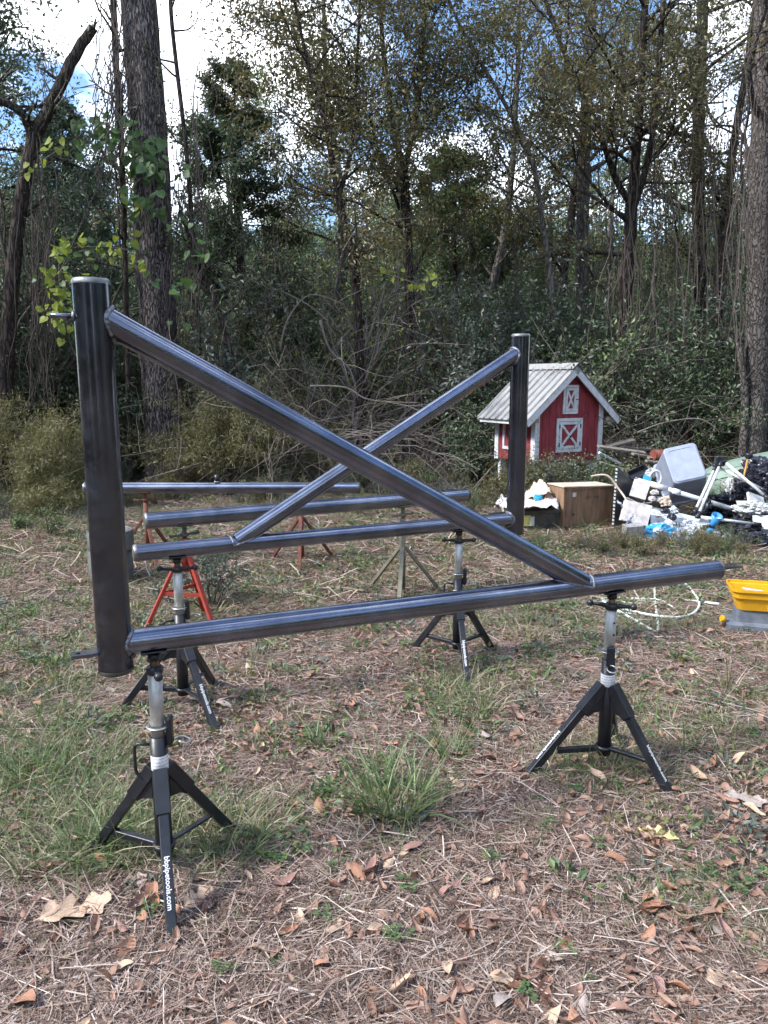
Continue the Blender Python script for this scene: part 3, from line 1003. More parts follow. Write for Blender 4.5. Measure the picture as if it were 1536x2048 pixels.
# brambles: tangles of thin arching stems ----------------------------------
def bramble_mesh(seed, n, w, h, r_, m):
    V_ = Veg(seed)
    r = V_.rng
    for _ in range(n):
        a = r.random() * 6.283
        q = np.array([r.normal() * w * .3, r.normal() * w * .3, 0])
        L = h * (1.0 + .9 * r.random())
        d = unit(np.array([math.cos(a) * .6, math.sin(a) * .6, 1.0]))
        pts, _d = V_.path(q, d, L, 9, .16, -.16)
        pts[:, 2] = np.maximum(pts[:, 2], .01)
        V_.tube(pts, np.linspace(r_, r_ * .4, 10), 3)
        for k in range(3):
            i = r.integers(3, 9)
            p2, _d = V_.path(pts[i], unit(r.normal(size=3) + np.array([0, 0, .2])), L * .3, 4, .2, -.1)
            V_.tube(p2, np.linspace(r_ * .5, r_ * .25, 5), 3)
    return V_.wood('bramble_source', m)


q = at(625, 900, 12.9)
for (px, D, w, h, n, lab) in ((600, 12.6, 1.1, 2.3, 150, 'arching brown heap of bare bramble stems left of the slim tree'), (665, 12.8, .8, 1.7, 90, 'smaller reddish tangle of bare stems at the foot of the slim tree'), (1330, 12.6, 1.4, 1.6, 120, 'tangle of bare grey stems right of the coop'), (870, 12.4, 1.0, .9, 80, 'low tangle of pale dry stems between slim tree and coop')):
    q = at(px, 900, D)
    o = link('bramble', bramble_mesh(int(px), n, w, h, .0075, M['twig_pale']), None, (q.x, q.y, 0))
    o.name = 'bramble'
    tag(o, lab, 'bramble')
# fallen grey branches
for (pts, D, r_, lab) in (([(620, 772), (690, 775), (740, 800), (840, 806)], 12.0, .02, 'grey fallen branch lying level in the brush behind the crossing pipes'), ([(640, 640), (660, 700), (700, 740), (716, 800)], 12.5, .025, 'pale dead branch slanting into the slim tree foot'), ([(560, 700), (575, 640), (620, 590), (690, 610)], 12.3, .018, 'bent grey stick arching over the bramble heap'), ([(1275, 865), (1330, 845), (1400, 838), (1440, 865)], 11.4, .016, 'bare forked branch above the big tote')):
    P = [at(x, y, D) for x, y in pts]
    b_ = P[0].copy()
    o = MB().tube([Vector(v) - b_ for v in smooth_path(P, 5)], list(np.linspace(r_, r_ * .4, 5 * (len(P) - 1) + 1)), 6).build('dead_branch', M['twig_pale'], None, tuple(b_))
    tag(o, lab, 'branch')

# undergrowth and far woods: masses nobody could count ----------------------
src = []
for k in range(5):
    src.append(merge('undergrowth_source', shrub('', '', 0, 0, 1.6, 1.2, 120 + k, ('lf_dark', 'lf_green', 'lf_green', 'lf_olive', 'lf_dark')[k], 12, 20, .056, make=False)))
for k in range(2):
    src.append(bramble_mesh(140 + k, 80, .9, 1.3, .008, M['twig_pale' if k else 'twig']))
src.append(merge('undergrowth_source', shrub('', '', 0, 0, 1.6, 1.0, 130, 'lf_grey', 10, 14, .06, make=False)))
n = 420
y = 12.9 + 13 * rg.random(n) ** 1.2
x = (rg.random(n) * 2 - 1) * (y * .60 + 1.0)
s = (.75 + .75 * rg.random(n)) * (1 + .055 * (y - 13))
ok = ~((np.abs(x - 2.9) < 1.3) & (y < 13.4)) & ~((np.abs(x + 3.45) < 1.1) & (y < 14.6)) & ~((x > -2.6) & (x < 1.7) & (y < 15.2))
x, y, s = x[ok], y[ok], s[ok]
scatter('undergrowth', src, np.stack([x, y, gh(x, y) * 0], 1), rg.random(len(x)) * 6.283, s)
# low weeds at the wood's edge
wsrc = [merge('weed_source', shrub('', '', 0, 0, .42, .35, 150 + k, ('lf_green', 'lf_olive', 'lf_grey', 'lf_feather')[k], 7, 11, .033, .4, 4, .03, make=False)) for k in range(4)] + [bramble_mesh(160 + k, 26, .22, .34, .0035, M['twig_pale']) for k in range(3)]
n = 900
y = 8.6 + 5.4 * rg.random(n) ** .6
x = (rg.random(n) * 2 - 1) * (y * .58 + .6)
s = (.40 + .7 * rg.random(n)) * np.clip((y - 7.0) / 4.5, .30, 1.1)
ok = ~((x > 2.0) & (x < 5.6) & (y < 9.6)) & ~((np.abs(x - 2.7) < .9) & (y > 10.8) & (y < 12.2)) & ~((np.abs(x + 3.4) < 1.0) & (y > 9.8) & (rg.random(n) < .75)) & ~((x > -3) & (x < 1.7) & (y > 9.5) & (rg.random(n) < .55)) & ~((np.abs(x + 1) < 2.5) & (y < 9.2))
scatter('edge_weeds', wsrc, np.stack([x, y, gh(x, y)], 1)[ok], rg.random(int(ok.sum())) * 6.283, s[ok])
n = 60
y = 7.35 + .75 * rg.random(n)
x = 1.5 + 3.6 * rg.random(n)
ok = ~((np.abs(x - 1.1) < .5))
scatter('heap_weeds', wsrc[:4], np.stack([x, y, gh(x, y)], 1)[ok], rg.random(int(ok.sum())) * 6.283, (.2 + .25 * rg.random(n))[ok])
n = 46
y = 10.0 + .55 * rg.random(n)
x = 1.75 + 1.75 * rg.random(n)
scatter('coop_weeds', wsrc[:4], np.stack([x, y, gh(x, y)], 1), rg.random(n) * 6.283, .75 + .55 * rg.random(n))
# far woods all round the clearing
fsrc = []
for k in range(4):
    V_ = Veg(170 + k)
    h = 7.5
    V_.tube(smooth_path(np.array([[0, 0, 0], [.2, .1, 2.5], [0, .2, 5], [.1, 0, h]]), 3), np.linspace(.13, .03, 10), 6)
    for j in range(22):
        t = .12 + .88 * (j + V_.rng.random()) / 22
        a = V_.rng.random() * 6.283
        V_.branch(np.array([0, .1, t * h]), unit(np.array([math.cos(a), math.sin(a), .4])), 1.0 + 1.2 * V_.rng.random(), .03, 0, 2, 5, 12, .18, .03, .9, .16)
    fsrc.append(merge('woods_source', [V_.wood('a', M['bark_dark']), V_.twigs('b', M['twig']), V_.leaves('c', M[('lf_green', 'lf_olive', 'lf_dark', 'lf_green')[k]], .13)]))
n = 300
y = 25 + 30 * rg.random(n)
x = (rg.random(n) * 2 - 1) * (y * .62 + 3)
s = .75 + .35 * rg.random(n)
scatter('far_woods', fsrc, np.stack([x, y, y * 0], 1), rg.random(n) * 6.283, s)
n = 150
a = R(55) + rg.random(n) * R(250)
q = 17 + 14 * rg.random(n)
x, y = np.sin(a) * q, np.cos(a) * q
scatter('woods_behind', fsrc, np.stack([x, y, y * 0], 1), rg.random(n) * 6.283, .9 + .5 * rg.random(n))
# ================================================================== pipe stands
def wloc(o):
    p = Vector((0, 0, 0))
    while o:
        p += o.location
        o = o.parent
    return p


def bw(mb, name, m, parent):
    """link a mesh given in world coordinates under an unrotated parent"""
    d = wloc(parent)
    mb.v = [(x - d.x, y - d.y, z - d.z) for x, y, z in mb.v]
    return mb.build(name, m, parent)


def lettering(body, size, m, parent, origin, xdir, ydir, name='lettering', extr=0.0006, align='CENTER', bold=0.0):
    c = bpy.data.curves.new(name, 'FONT')
    c.body = body
    c.size = size
    c.extrude = extr
    c.offset = bold
    c.align_x = align
    c.align_y = 'CENTER'
    c.resolution_u = 3
    c.materials.append(m)
    tmp = bpy.data.objects.new(name, c)
    COL.objects.link(tmp)
    bpy.context.view_layer.update()
    me = bpy.data.meshes.new_from_object(tmp.evaluated_get(bpy.context.evaluated_depsgraph_get()))
    me.name = name
    bpy.data.objects.remove(tmp)
    bpy.data.curves.remove(c)
    if not me.materials: me.materials.append(m)
    o = link(name, me, parent)
    xd, yd = Vector(xdir).normalized(), Vector(ydir).normalized()
    zd = xd.cross(yd).normalized()
    yd = zd.cross(xd)
    mt = Matrix((xd, yd, zd)).transposed().to_4x4()
    mt.translation = Vector(origin)
    o.matrix_local = mt
    return o


def vhead(mb, apex, L=0.085, w=0.042, tilt=25, th=0.006, rz=0.0):
    """shallow V cradle, V open upward, running along x"""
    t = R(tilt)
    for s in (-1, 1):
        d = Vector((0, s * math.cos(t), math.sin(t)))
        nrm = Vector((0, -s * math.sin(t), math.cos(t)))
        rot = Matrix((Vector((1, 0, 0)), d, nrm)).transposed()
        c = Vector((0, 0, apex)) + d * (w / 2) - nrm * (th / 2)
        mb.box(c, (L, w, th), Matrix.Rotation(rz, 4, 'Z'), rot, 0.0015)


FOOT, LTOP, UP = 0.338, 0.410, 0.045


def black_stand():
    t = thing('pipe_stand', None, 'pipe stand', group='black folding pipe stands under the two gates')
    bp = M['black_paint']
    b = MB().tube([(0, 0, .075), (0, 0, .535)], 0.030, 24)
    b.build('outer_tube', bp, t)
    b = MB().lathe([(0.031, 0), (0.040, 0), (0.040, .018), (0.031, .018)], 20, (0, 0, .10))
    b.build('base_collar', bp, t)
    b = MB().tube([(0, 0, .488), (0, 0, .722)], 0.0242, 24)
    inner = b.build('inner_tube', M['zinc'], t, (0, 0, UP))
    b = MB()
    for z in (.555, .61, .665):
        b.tube([(0.021, 0.010, z), (0.0252, 0.0115, z)], 0.0045, 10)
    b.build('pin_hole', M['black_paint'], inner)
    b = MB().lathe([(0.026, 0), (0.040, 0.001), (0.041, .006), (0.026, .007), (0.026, 0)], 24, (0, 0, .522))
    b.build('stop_ring', M['zinc_bright'], t, (0, 0, UP))
    a0 = R(-150)
    b = MB().lathe([(0.0306, .0), (0.0308, .0005), (0.0308, .0545), (0.0306, .055)], 24, (0, 0, .366), a0=a0, a1=a0 + R(300))
    b.build('sticker', M['sticker'], t, (0, 0, UP))
    # hub of three webs and sleeves
    for k in range(3):
        ph = R((-71, 52, 161)[k])
        FOOT = (.378, .318, .332)[k]
        o = Vector((math.cos(ph), math.sin(ph), 0))
        s = Vector((-math.sin(ph), math.cos(ph), 0))
        T = o * 0.035 + Vector((0, 0, LTOP - 0.012))
        Ft = o * FOOT
        d = (Ft - T).normalized()
        nr = (o * (T.z) + Vector((0, 0, 1)) * (FOOT - 0.035)).normalized()
        hw, hh = 0.0175, 0.018
        rings = []
        for top in (True, False):
            ring = []
            for (i, j) in ((-1, -1), (1, -1), (1, 1), (-1, 1)):
                p = T + s * i * hw + nr * j * hh
                if not top:
                    p = p + d * ((-p.z + 0.001) / d.z)
                ring.append(p)
            rings.append(ring)
        leg = MB().loft(rings).build('leg', bp, t)
        bd = leg.modifiers.new('bevel', 'BEVEL')
        bd.width = 0.003
        bd.segments = 2
        p = T + d * 0.350 + nr * (hh + 0.0012)
        lettering('bbpipetools.com', 0.0245, M['white_print'], leg, p, d, s, bold=0.0006)
        sl = MB().bar(T - d * 0.02, T + d * 0.135, 0.050, 0.047, nr, 0.003)
        r0 = Matrix.Rotation(ph, 4, 'Z')
        poly = [(0.028, .405), (0.028, .292), (0.070, .288), (0.095, .270), (0.125, .290), (0.06, .388)]
        sl.prism(poly, -0.016, 0.016, r0)
        sl.build('hub_sleeve', bp, t)
        br = MB().bar(o * 0.036 + Vector((0, 0, .112)), o * 0.235 + Vector((0, 0, .122)), 0.024, 0.010, (0, 0, 1), 0.002)
        br.bar(o * 0.036 + s * .009 + Vector((0, 0, .102)), o * 0.235 + s * .009 + Vector((0, 0, .112)), 0.004, 0.016)
        br.build('brace', bp, t)
    # carrying hook (left) and pin lug with spring pin (right)
    hk = [(-0.030, 0, .455), (-0.075, 0, .456), (-0.086, 0, .448), (-0.088, 0, .435), (-0.088, 0, .36), (-0.084, 0, .343), (-0.07, 0, .33), (-0.045, 0, .312)]
    MB().tube(hk, 0.0062, 10).build('carry_hook', bp, t, (0, 0, UP))
    b = MB().box((0.041, 0, .508), (0.022, 0.034, .105), bevel=0.006)
    lug = b.build('pin_lug', bp, t, (0, 0, UP))
    ring = [(0.05, 0.0, .478)]
    for k in range(13):
        a = R(180 - 25 * k)
        ring.append((0.088 + 0.024 * math.cos(a), 0.022 * math.sin(a), .474 + 0.012 * math.cos(a) * -0.6))
    MB().tube(ring, 0.0036, 8).build('spring_pin', M['zinc_bright'], lug)
    # screw, nut handle and head
    MB().tube([(0, 0, .72), (0, 0, .79)], 0.0155, 16).build('screw', M['brass_screw'], t, (0, 0, UP))
    b = MB().lathe([(0.016, .0), (0.029, .002), (0.030, .020), (0.024, .028), (0.016, .028)], 16, (0, 0, .722))
    b.tube([(-0.088, 0, .742), (-0.03, 0, .738), (0.03, 0, .738), (0.088, 0, .742)], [0.008, 0.0105, 0.0105, 0.008], 10)
    for s_ in (-1, 1):
        b.ball((s_ * 0.093, 0, .742), 0.0155, 12)
    b.build('nut_handle', bp, t, (0, 0, UP))
    b = MB()
    vhead(b, 0.7959)
    b.tube([(0, 0, .772), (0, 0, .795)], 0.021, 16)
    b.build('v_head', bp, t, (0, 0, UP))
    return t


def child(o, nm):
    return [c for c in o.children if c.name.split('.')[0] == nm][0]


S_POS = [((-0.80, 2.48), 0, -65, 22.2, 'black pipe stand under the left post end of the nearer gate'),
         ((1.015, 3.22), 263, -22, 22.2, 'black pipe stand under the right free end of the nearer gate'),
         ((-1.10, 3.88), 20, 8, 24.6, 'black pipe stand under the left end of the second gate, before the orange stand'),
         ((0.47, 4.60), -15, -3, 24.6, 'black pipe stand under the second gate near its tall right post')]
proto = black_stand()
for k, (p, rz, hz, vz, lab) in enumerate(S_POS):
    o = proto if k == 0 else copy_tree(proto)
    o.location = (p[0], p[1], 0)
    o.rotation_euler = (0, 0, R(rz))
    o['label'] = lab
    child(o, 'nut_handle').rotation_euler = (0, 0, R(hz - rz))
    child(o, 'v_head').rotation_euler = (0, 0, R(vz - rz))


def tripod(name, label, m, x, y, rz, top, vz, apex, spread, column, barz=None, group='older pipe stands behind the gates', headmat=None):
    t = thing(name, label, 'pipe stand', (x, y, 0), R(rz), group)
    if column:
        MB().tube([(0, 0, .06), (0, 0, top - .09)], 0.024, 14).build('column', m, t)
    else:
        MB().tube([(0, 0, apex - .16), (0, 0, top - .09)], 0.028, 14).build('column', m, t)
    for k in range(3):
        ph = R(120 * k)
        o = Vector((math.cos(ph), math.sin(ph), 0))
        MB().bar(o * 0.02 + Vector((0, 0, apex)), o * spread + Vector((0, 0, 0.0)), 0.034, 0.026, o, 0.003).build('leg', m, t)
        if barz:
            f = 1 - barz / apex
            q = R(120 * (k + 1))
            o2 = Vector((math.cos(q), math.sin(q), 0))
            MB().bar(o * (0.02 + (spread - .02) * f) + Vector((0, 0, barz)), o2 * (0.02 + (spread - .02) * f) + Vector((0, 0, barz)), 0.008, 0.028).build('crossbar', m, t)
    hm = headmat or m
    MB().tube([(0, 0, top - .09), (0, 0, top - .01)], 0.015, 12).build('screw', hm, t)
    b = MB().tube([(-0.11, 0, top - .065), (0.11, 0, top - .06)], 0.009, 8)
    b.lathe([(0.015, 0), (0.030, 0.002), (0.030, .022), (0.015, .024)], 12, (0, 0, top - .075))
    h = b.build('nut_handle', hm, t)
    h.rotation_euler = (0, 0, R(vz - rz + 10))
    b = MB()
    vhead(b, top, 0.10, 0.055, 22)
    h = b.build('v_head', hm, t)
    h.rotation_euler = (0, 0, R(vz - rz))
    return t


# ================================================================== gates and loose pipes
RB = 0.04445


def pipe(p0, p1, r, ends=(True, True)):
    p0, p1 = Vector(p0), Vector(p1)
    d = (p1 - p0).normalized()
    n = max(2, int((p1 - p0).length / 0.2))
    b = MB()
    pts = [p0 + (p1 - p0) * k / n for k in range(n + 1)]
    b.tube(pts, r, 48, caps=False)
    return b


def endcap(p, d, r):
    """ground-off rounded plug at a pipe end; d points outward"""
    p, d = Vector(p), Vector(d).normalized()
    rot = d.to_track_quat('Z', 'Y').to_matrix().to_4x4()
    mt = Matrix.Translation(p) @ rot
    return MB().lathe([(r + .0012, -0.012), (r + .0016, -0.002), (r - .004, .005), (r * .6, .0068), (0.0001, .007)], 48, mtx=mt)


def weld_bead(q, d, r2, mp, md, r1, bead=0.0085, sgn=-1):
    """bead where a pipe (axis q,d radius r2) runs into a main pipe (axis mp,md radius r1)"""
    q, d, mp, md = Vector(q), Vector(d).normalized(), Vector(mp), Vector(md).normalized()
    u = d.orthogonal().normalized()
    w = d.cross(u)
    pts = []
    for k in range(73):
        a = 2 * math.pi * k / 72
        p = q + (u * math.cos(a) + w * math.sin(a)) * r2
        e = (p - mp) - md * (p - mp).dot(md)
        f = d - md * d.dot(md)
        A, B_, C_ = f.dot(f), 2 * e.dot(f), e.dot(e) - r1 * r1
        disc = max(0, B_ * B_ - 4 * A * C_)
        s = (-B_ + sgn * math.sqrt(disc)) / (2 * A)
        pts.append(p + d * s)
    rad = [bead * (0.85 + 0.35 * abs(math.sin(k * 1.9))) for k in range(73)]
    return MB().tube(pts, rad, 8, caps=False)


def gate(label, base, gd, post_t, post_z, beam_t, brace, post_r=0.0572):
    """base: plan point t=0, gd: plan direction"""
    gd = Vector((gd[0], gd[1], 0)).normalized()
    bs = Vector((base[0], base[1], 0))
    P = lambda t_, z: bs + gd * t_ + Vector((0, 0, z))
    root = thing('pipe_gate', label, 'gate', tuple(P(post_t, 0)), 0, 'welded steel pipe gates lying on stands')
    BZ = 0.890
    b = pipe(P(post_t, post_z[0]), P(post_t, post_z[1]), post_r)
    bw(b, 'post', M['steel_post'], root)
    bw(endcap(P(post_t, post_z[1]), (0, 0, 1), post_r), 'end_cap', M['ground_steel'], root)
    bw(endcap(P(post_t, post_z[0]), (0, 0, -1), post_r), 'end_cap', M['galv_old'], root)
    sg = 1 if beam_t[1] > beam_t[0] else -1
    b = pipe(P(post_t + sg * (post_r - .012), BZ), P(beam_t[1], BZ), RB)
    bw(b, 'beam', M['steel'], root)
    bw(endcap(P(beam_t[1], BZ), gd * sg, RB), 'end_cap', M['ground_steel'], root)
    bw(weld_bead(P(post_t + sg * .4, BZ), gd * -sg, RB, P(post_t, 0), (0, 0, 1), post_r), 'weld', M['weld'], root)
    q0, q1 = P(post_t, brace[1]), P(brace[0], BZ)
    d = (q1 - q0).normalized()
    b = pipe(q0 + d * .045, q1 - d * .03, RB)
    bw(b, 'brace_pipe', M['steel'], root)
    bw(weld_bead(q0 + d * .5, -d, RB, P(post_t, 0), (0, 0, 1), post_r), 'weld', M['weld'], root)
    bw(weld_bead(q0 + d * .5, d, RB, P(0, BZ), gd, RB, 0.005), 'weld', M['weld'], root)
    return root, P, gd, sg


S1, S2 = Vector((-0.80, 2.48)), Vector((1.015, 3.22))
g1, P1, d1, sg1 = gate('nearer steel pipe gate with its thick post at left, brace sloping down right', S1, S2 - S1, -0.125, (0.797, 2.080), (-0.125, 2.572), (1.822, 1.980))
MB_ = MB()
bw(MB().tube([P1(-0.125 - .056, 1.97), P1(-0.125 - .125, 1.97)], 0.0085, 12), 'hinge_pin', M['steel'], g1)
bw(MB().lathe([(.010, -.004), (.018, .0), (.010, .006)], 12, mtx=Matrix.Translation(P1(-0.125 - .058, 1.97)) @ Vector((-d1.x, -d1.y, 0)).to_track_quat('Z', 'Y').to_matrix().to_4x4()), 'weld', M['weld'], g1)


def lug(root, P, t0, t1, z, d, w=0.045, th=0.012, hole=True):
    """flat plate with a bolt hole"""
    bm = MB()
    c = P(0, z)
    s = Vector((-d.y, d.x, 0))
    L = abs(t1 - t0)
    sg = 1 if t1 > t0 else -1
    hc = L - w / 2 - 0.002
    outer, inner = [], []
    corner = [(0, -w / 2), (L, -w / 2), (L, w / 2), (0, w / 2)]
    N_ = 24
    for k in range(N_):
        a = 2 * math.pi * k / N_
        dx, dy = math.cos(a), math.sin(a)
        m_ = min((L - hc) / dx if dx > 1e-6 else 1e9, hc / -dx if dx < -1e-6 else 1e9, (w / 2) / abs(dy) if abs(dy) > 1e-6 else 1e9)
        outer.append((hc + dx * m_, dy * m_))
        inner.append((hc + dx * .0075, dy * .0075))
    W3 = lambda p, h: P(t0, z) + d * (sg * p[0]) + s * p[1] + Vector((0, 0, h))
    rings = [[W3(p, th / 2) for p in inner], [W3(p, th / 2) for p in outer], [W3(p, -th / 2) for p in outer], [W3(p, -th / 2) for p in inner], [W3(p, th / 2) for p in inner]]
    bm.loft(rings, False, False)
    return bw(bm, 'bolt_lug', M['steel'], root)


lug(g1, P1, -0.125 - .052, -0.125 - .14, .867, d1)
lug(g1, P1, 2.572 + .003, 2.572 + .13, .897, d1, 0.05, 0.010)

S3, S4 = Vector((-1.10, 3.88)), Vector((0.47, 4.60))
g2, P2, d2, sg2 = gate('second steel pipe gate behind, its post at right, brace sloping down left', S3, S4 - S3, 2.144, (0.797, 2.050), (2.144, -0.215), (0.30, 1.950))


def loose_pipe(label, p0, p1, r, stub=None):
    root = thing('steel_pipe', label, 'pipe', tuple(Vector(p0) * Vector((1, 1, 0))[0] if False else (p0[0], p0[1], 0)), 0, 'loose steel pipes behind the gates')
    bw(pipe(p0, p1, r), 'tube', M['steel'], root)
    d = (Vector(p1) - Vector(p0)).normalized()
    bw(endcap(p0, -d, r), 'end_cap', M['ground_steel'], root)
    bw(endcap(p1, d, r), 'end_cap', M['galv_old'], root)
    if stub:
        q = Vector(p0) + (Vector(p1) - Vector(p0)) * stub
        bw(MB().tube([q + Vector((0, 0, r - .005)), q + Vector((0, 0, r + .075))], 0.025, 14), 'stub', M['black_paint'], root)
        bw(MB().lathe([(.026, -.004), (.034, .0), (.026, .012)], 14, tuple(q + Vector((0, 0, r)))), 'weld', M['weld'], root)
    return root


pb0, pb1 = (-1.66, 5.12, .808), (.711, 6.32, .808)
loose_pipe('long loose pipe on the orange and the grey stand, middle one of three rows', pb0, pb1, 0.0572)
pa0, pa1 = (-2.90, 7.2, .745), (-.235, 7.2, .745)
loose_pipe('farthest loose pipe with a short upright stub on top', pa0, pa1, 0.0535, 0.482)
bang = math.degrees(math.atan2(pb1[1] - pb0[1], pb1[0] - pb0[0]))
tB = lambda px: [(pb0[0] + (pb1[0] - pb0[0]) * s, pb0[1] + (pb1[1] - pb0[1]) * s) for s in [px]][0]
xo = tB(0.10)
tripod('pipe_stand', 'orange painted pipe stand with crossbars between its legs', M['orange_paint'], xo[0], xo[1], -38, .7505, bang, .58, .31, False, .27, headmat=M['galv_old'])
xg = tB(0.765)
tripod('pipe_stand', 'weathered grey pipe stand under the right part of the middle loose pipe', M['grey_stand'], xg[0], xg[1], -96, .7505, bang, .42, .36, True)
tripod('pipe_stand', 'rusty pipe stand under the left end of the farthest pipe', M['rusty'], -2.32, 7.2, -60, .690, 0, .45, .36, True)
tripod('pipe_stand', 'rusty pipe stand under the right part of the farthest pipe', M['rusty'], -.81, 7.2, -88, .690, 0, .45, .36, True)

# two short wide pipe rings stacked behind the post
rp = gnd(223, 1172)
rp = Vector((rp.x - .05, rp.y + .15, 0))
for k, (z0, z1, r, lab) in enumerate(((0.0, .30, .190, 'lower wide steel pipe ring standing on the grass behind the thick post'), (.302, .47, .196, 'upper wide steel pipe ring stacked on another behind the thick post'))):
    o = MB().lathe([(r, 0), (r, z1 - z0), (r - .02, z1 - z0), (r - .02, 0), (r, 0)], 40).build('pipe_ring', M['galv_old'], None, (rp.x + .012 * k, rp.y, z0))
    tag(o, lab, 'pipe ring', 'stacked pipe rings')
    MB().lathe([(r + .001, 0), (r - .003, .004), (r - .017, .004), (r - .021, 0)], 40).build('cut_rim', M['ground_steel'], o, (0, 0, z1 - z0 - .001))

# ================================================================== little red barn
M['barn_red'] = worn('barn_red', [(0.3, (0.15, 0.018, 0.026)), (0.5, (0.25, 0.030, 0.042)), (0.68, (0.33, 0.06, 0.07)), (0.8, (0.20, 0.05, 0.05))], (0.6, 0.8), 0, 7, (3, 3, .5), 0.15, 60)
M['barn_white'] = worn('barn_white', [(0.30, (0.26, 0.27, 0.27)), (0.42, (0.58, 0.60, 0.62)), (0.7, (0.72, 0.75, 0.80))], (0.6, 0.75), 0, 16, (1, 1, .6), 0.12, 60)
M['roof_metal'] = worn('roof_metal', [(0.3, (0.27, 0.27, 0.265)), (0.6, (0.42, 0.42, 0.415)), (0.8, (0.30, 0.27, 0.235))], (0.35, 0.55), 0.2, 5, (1, 3, 1), 0.05, 30)
M['raw_wood'] = worn('raw_wood', [(0.3, (0.22, 0.18, 0.14)), (0.7, (0.42, 0.36, 0.30))], (0.7, 0.9), 0, 8, (6, 1, 6), 0.2, 40)
M['hinge'] = mat('hinge', (0.03, 0.03, 0.03), 0.5, 0.6)

HW, HD, ZF, ZW, SL = 0.645, 0.95, 0.575, 1.42, 0.853
barn = thing('barn_coop', 'small red and white barn style coop on legs with ribbed metal roof', 'coop', (2.69, 10.95, .055), R(28))
barn.scale = (.96, .96, .96)
zt = lambda x: ZW + (HW - abs(x)) * SL
MB().box((0, HD / 2, (ZF + ZW) / 2), (2 * HW - .05, HD - .05, ZW - ZF)).prism([(-HW + .025, ZW - .001), (HW - .025, ZW - .001), (0, zt(0) - .03)], .025, HD - .025).build('inner_shell', M['barn_red'], barn)
nb_ = 10
for side in (0, 1):
    y0, y1 = ((0.0, .02) if side == 0 else (HD - .02, HD))
    for k in range(nb_):
        xa, xb = -HW + 2 * HW * k / nb_ + .003, -HW + 2 * HW * (k + 1) / nb_ - .003
        zb = ZF + random.uniform(-.004, .004)
        poly = [(xa, zb), (xb, zb), (xb, zt(xb))]
        if xa < 0 < xb: poly.append((0, zt(0)))
        poly.append((xa, zt(xa)))
        MB().prism(poly, y0, y1).build('siding_board', M['barn_red'], barn)
for sx in (-1, 1):
    for k in range(7):
        ya, yb = .022 + (HD - .044) * k / 7 + .003, .022 + (HD - .044) * (k + 1) / 7 - .003
        MB().box((sx * (HW - .01), (ya + yb) / 2, (ZF + ZW) / 2), (.02, yb - ya, ZW - ZF)).build('siding_board', M['barn_red'], barn)
for sx in (-1, 1):
    for (yy, fr) in ((-.011, 1), (HD + .011, -1)):
        MB().prism([(sx * (HW + .018), ZF - .02), (sx * (HW - .062), ZF - .02), (sx * (HW - .062), zt(HW - .062) - .005), (sx * (HW + .018), zt(HW) - .02)][::1], yy - .010, yy + .010).build('corner_trim', M['barn_white'], barn)
        MB().box((sx * (HW + .010), yy + fr * .048, (ZF + ZW) / 2 - .012), (.018, .074, ZW - ZF)).build('corner_trim', M['barn_white'], barn)
    # eave board
    MB().box((sx * (HW + .245), HD / 2, 1.18 + .005), (.02, HD + .20, .085)).build('eave_board', M['barn_white'], barn)
    MB().box((sx * (HW + .125), -.085, 1.20), (.22, .02, .06)).build('eave_return', M['raw_wood'], barn)
# ribbed roof sheets
XE = HW + .29
sl = math.atan(SL)
prof = []
y = -.14
while y < HD + .14:
    prof += [(y, 0), (y + .085, 0), (y + .094, .028), (y + .112, .028), (y + .121, 0)]
    y += .155
prof = [p for p in prof if p[0] <= HD + .14]
for sx in (-1, 1):
    rings = []
    for f in (0.0, 0.5, 1.0):
        x = sx * (0.004 + (XE - .004) * f)
        z = zt(0) + .030 - (XE * f) * SL
        nrm = Vector((sx * math.sin(sl), 0, math.cos(sl)))
        top = [Vector((x, py_, z)) + nrm * h for (py_, h) in prof]
        bot = [Vector((x, py_, z)) + nrm * (h - .004) for (py_, h) in reversed(prof)]
        rings.append(top + bot)
    if sx < 0: rings = rings[::-1]
    MB().loft(rings).build('roof_sheet', M['roof_metal'], barn)
    a = Vector((0, 0, zt(0) + .072))
    dn = Vector((sx * math.cos(sl), 0, -math.sin(sl)))
    nrm = Vector((sx * math.sin(sl), 0, math.cos(sl)))
    rot = Matrix((dn, Vector((0, 1, 0)), nrm)).transposed()
    MB().box(a + dn * .07 - nrm * .003 + Vector((sx * .001, HD / 2, 0)), (.138, HD + .30, .004), None, rot).build('ridge_cap', M['roof_metal'], barn)
    b = MB()
    for k in range(6):
        p = a + dn * .115 + Vector((0, -.10 + k * .22, 0))
        b.ball(p, .008, 8)
    b.build('roof_screw', M['galv_old'], barn)
    # barge boards, front and back
    for yy in (-.118, HD + .118):
        L = XE / math.cos(sl)
        c = Vector((0, yy, zt(0) + .020)) + dn * (L / 2) - nrm * .052
        MB().box(c + dn * .0, (L - .004, .022, .095), None, rot).build('barge_board', M['barn_white'], barn)
    # rafters under the overhang
    MB().box(Vector((0, -.06, zt(0) + .012)) + dn * (L / 2 + .02) - nrm * .028, (L - .06, .09, .035), None, rot).build('soffit', M['raw_wood'], barn)


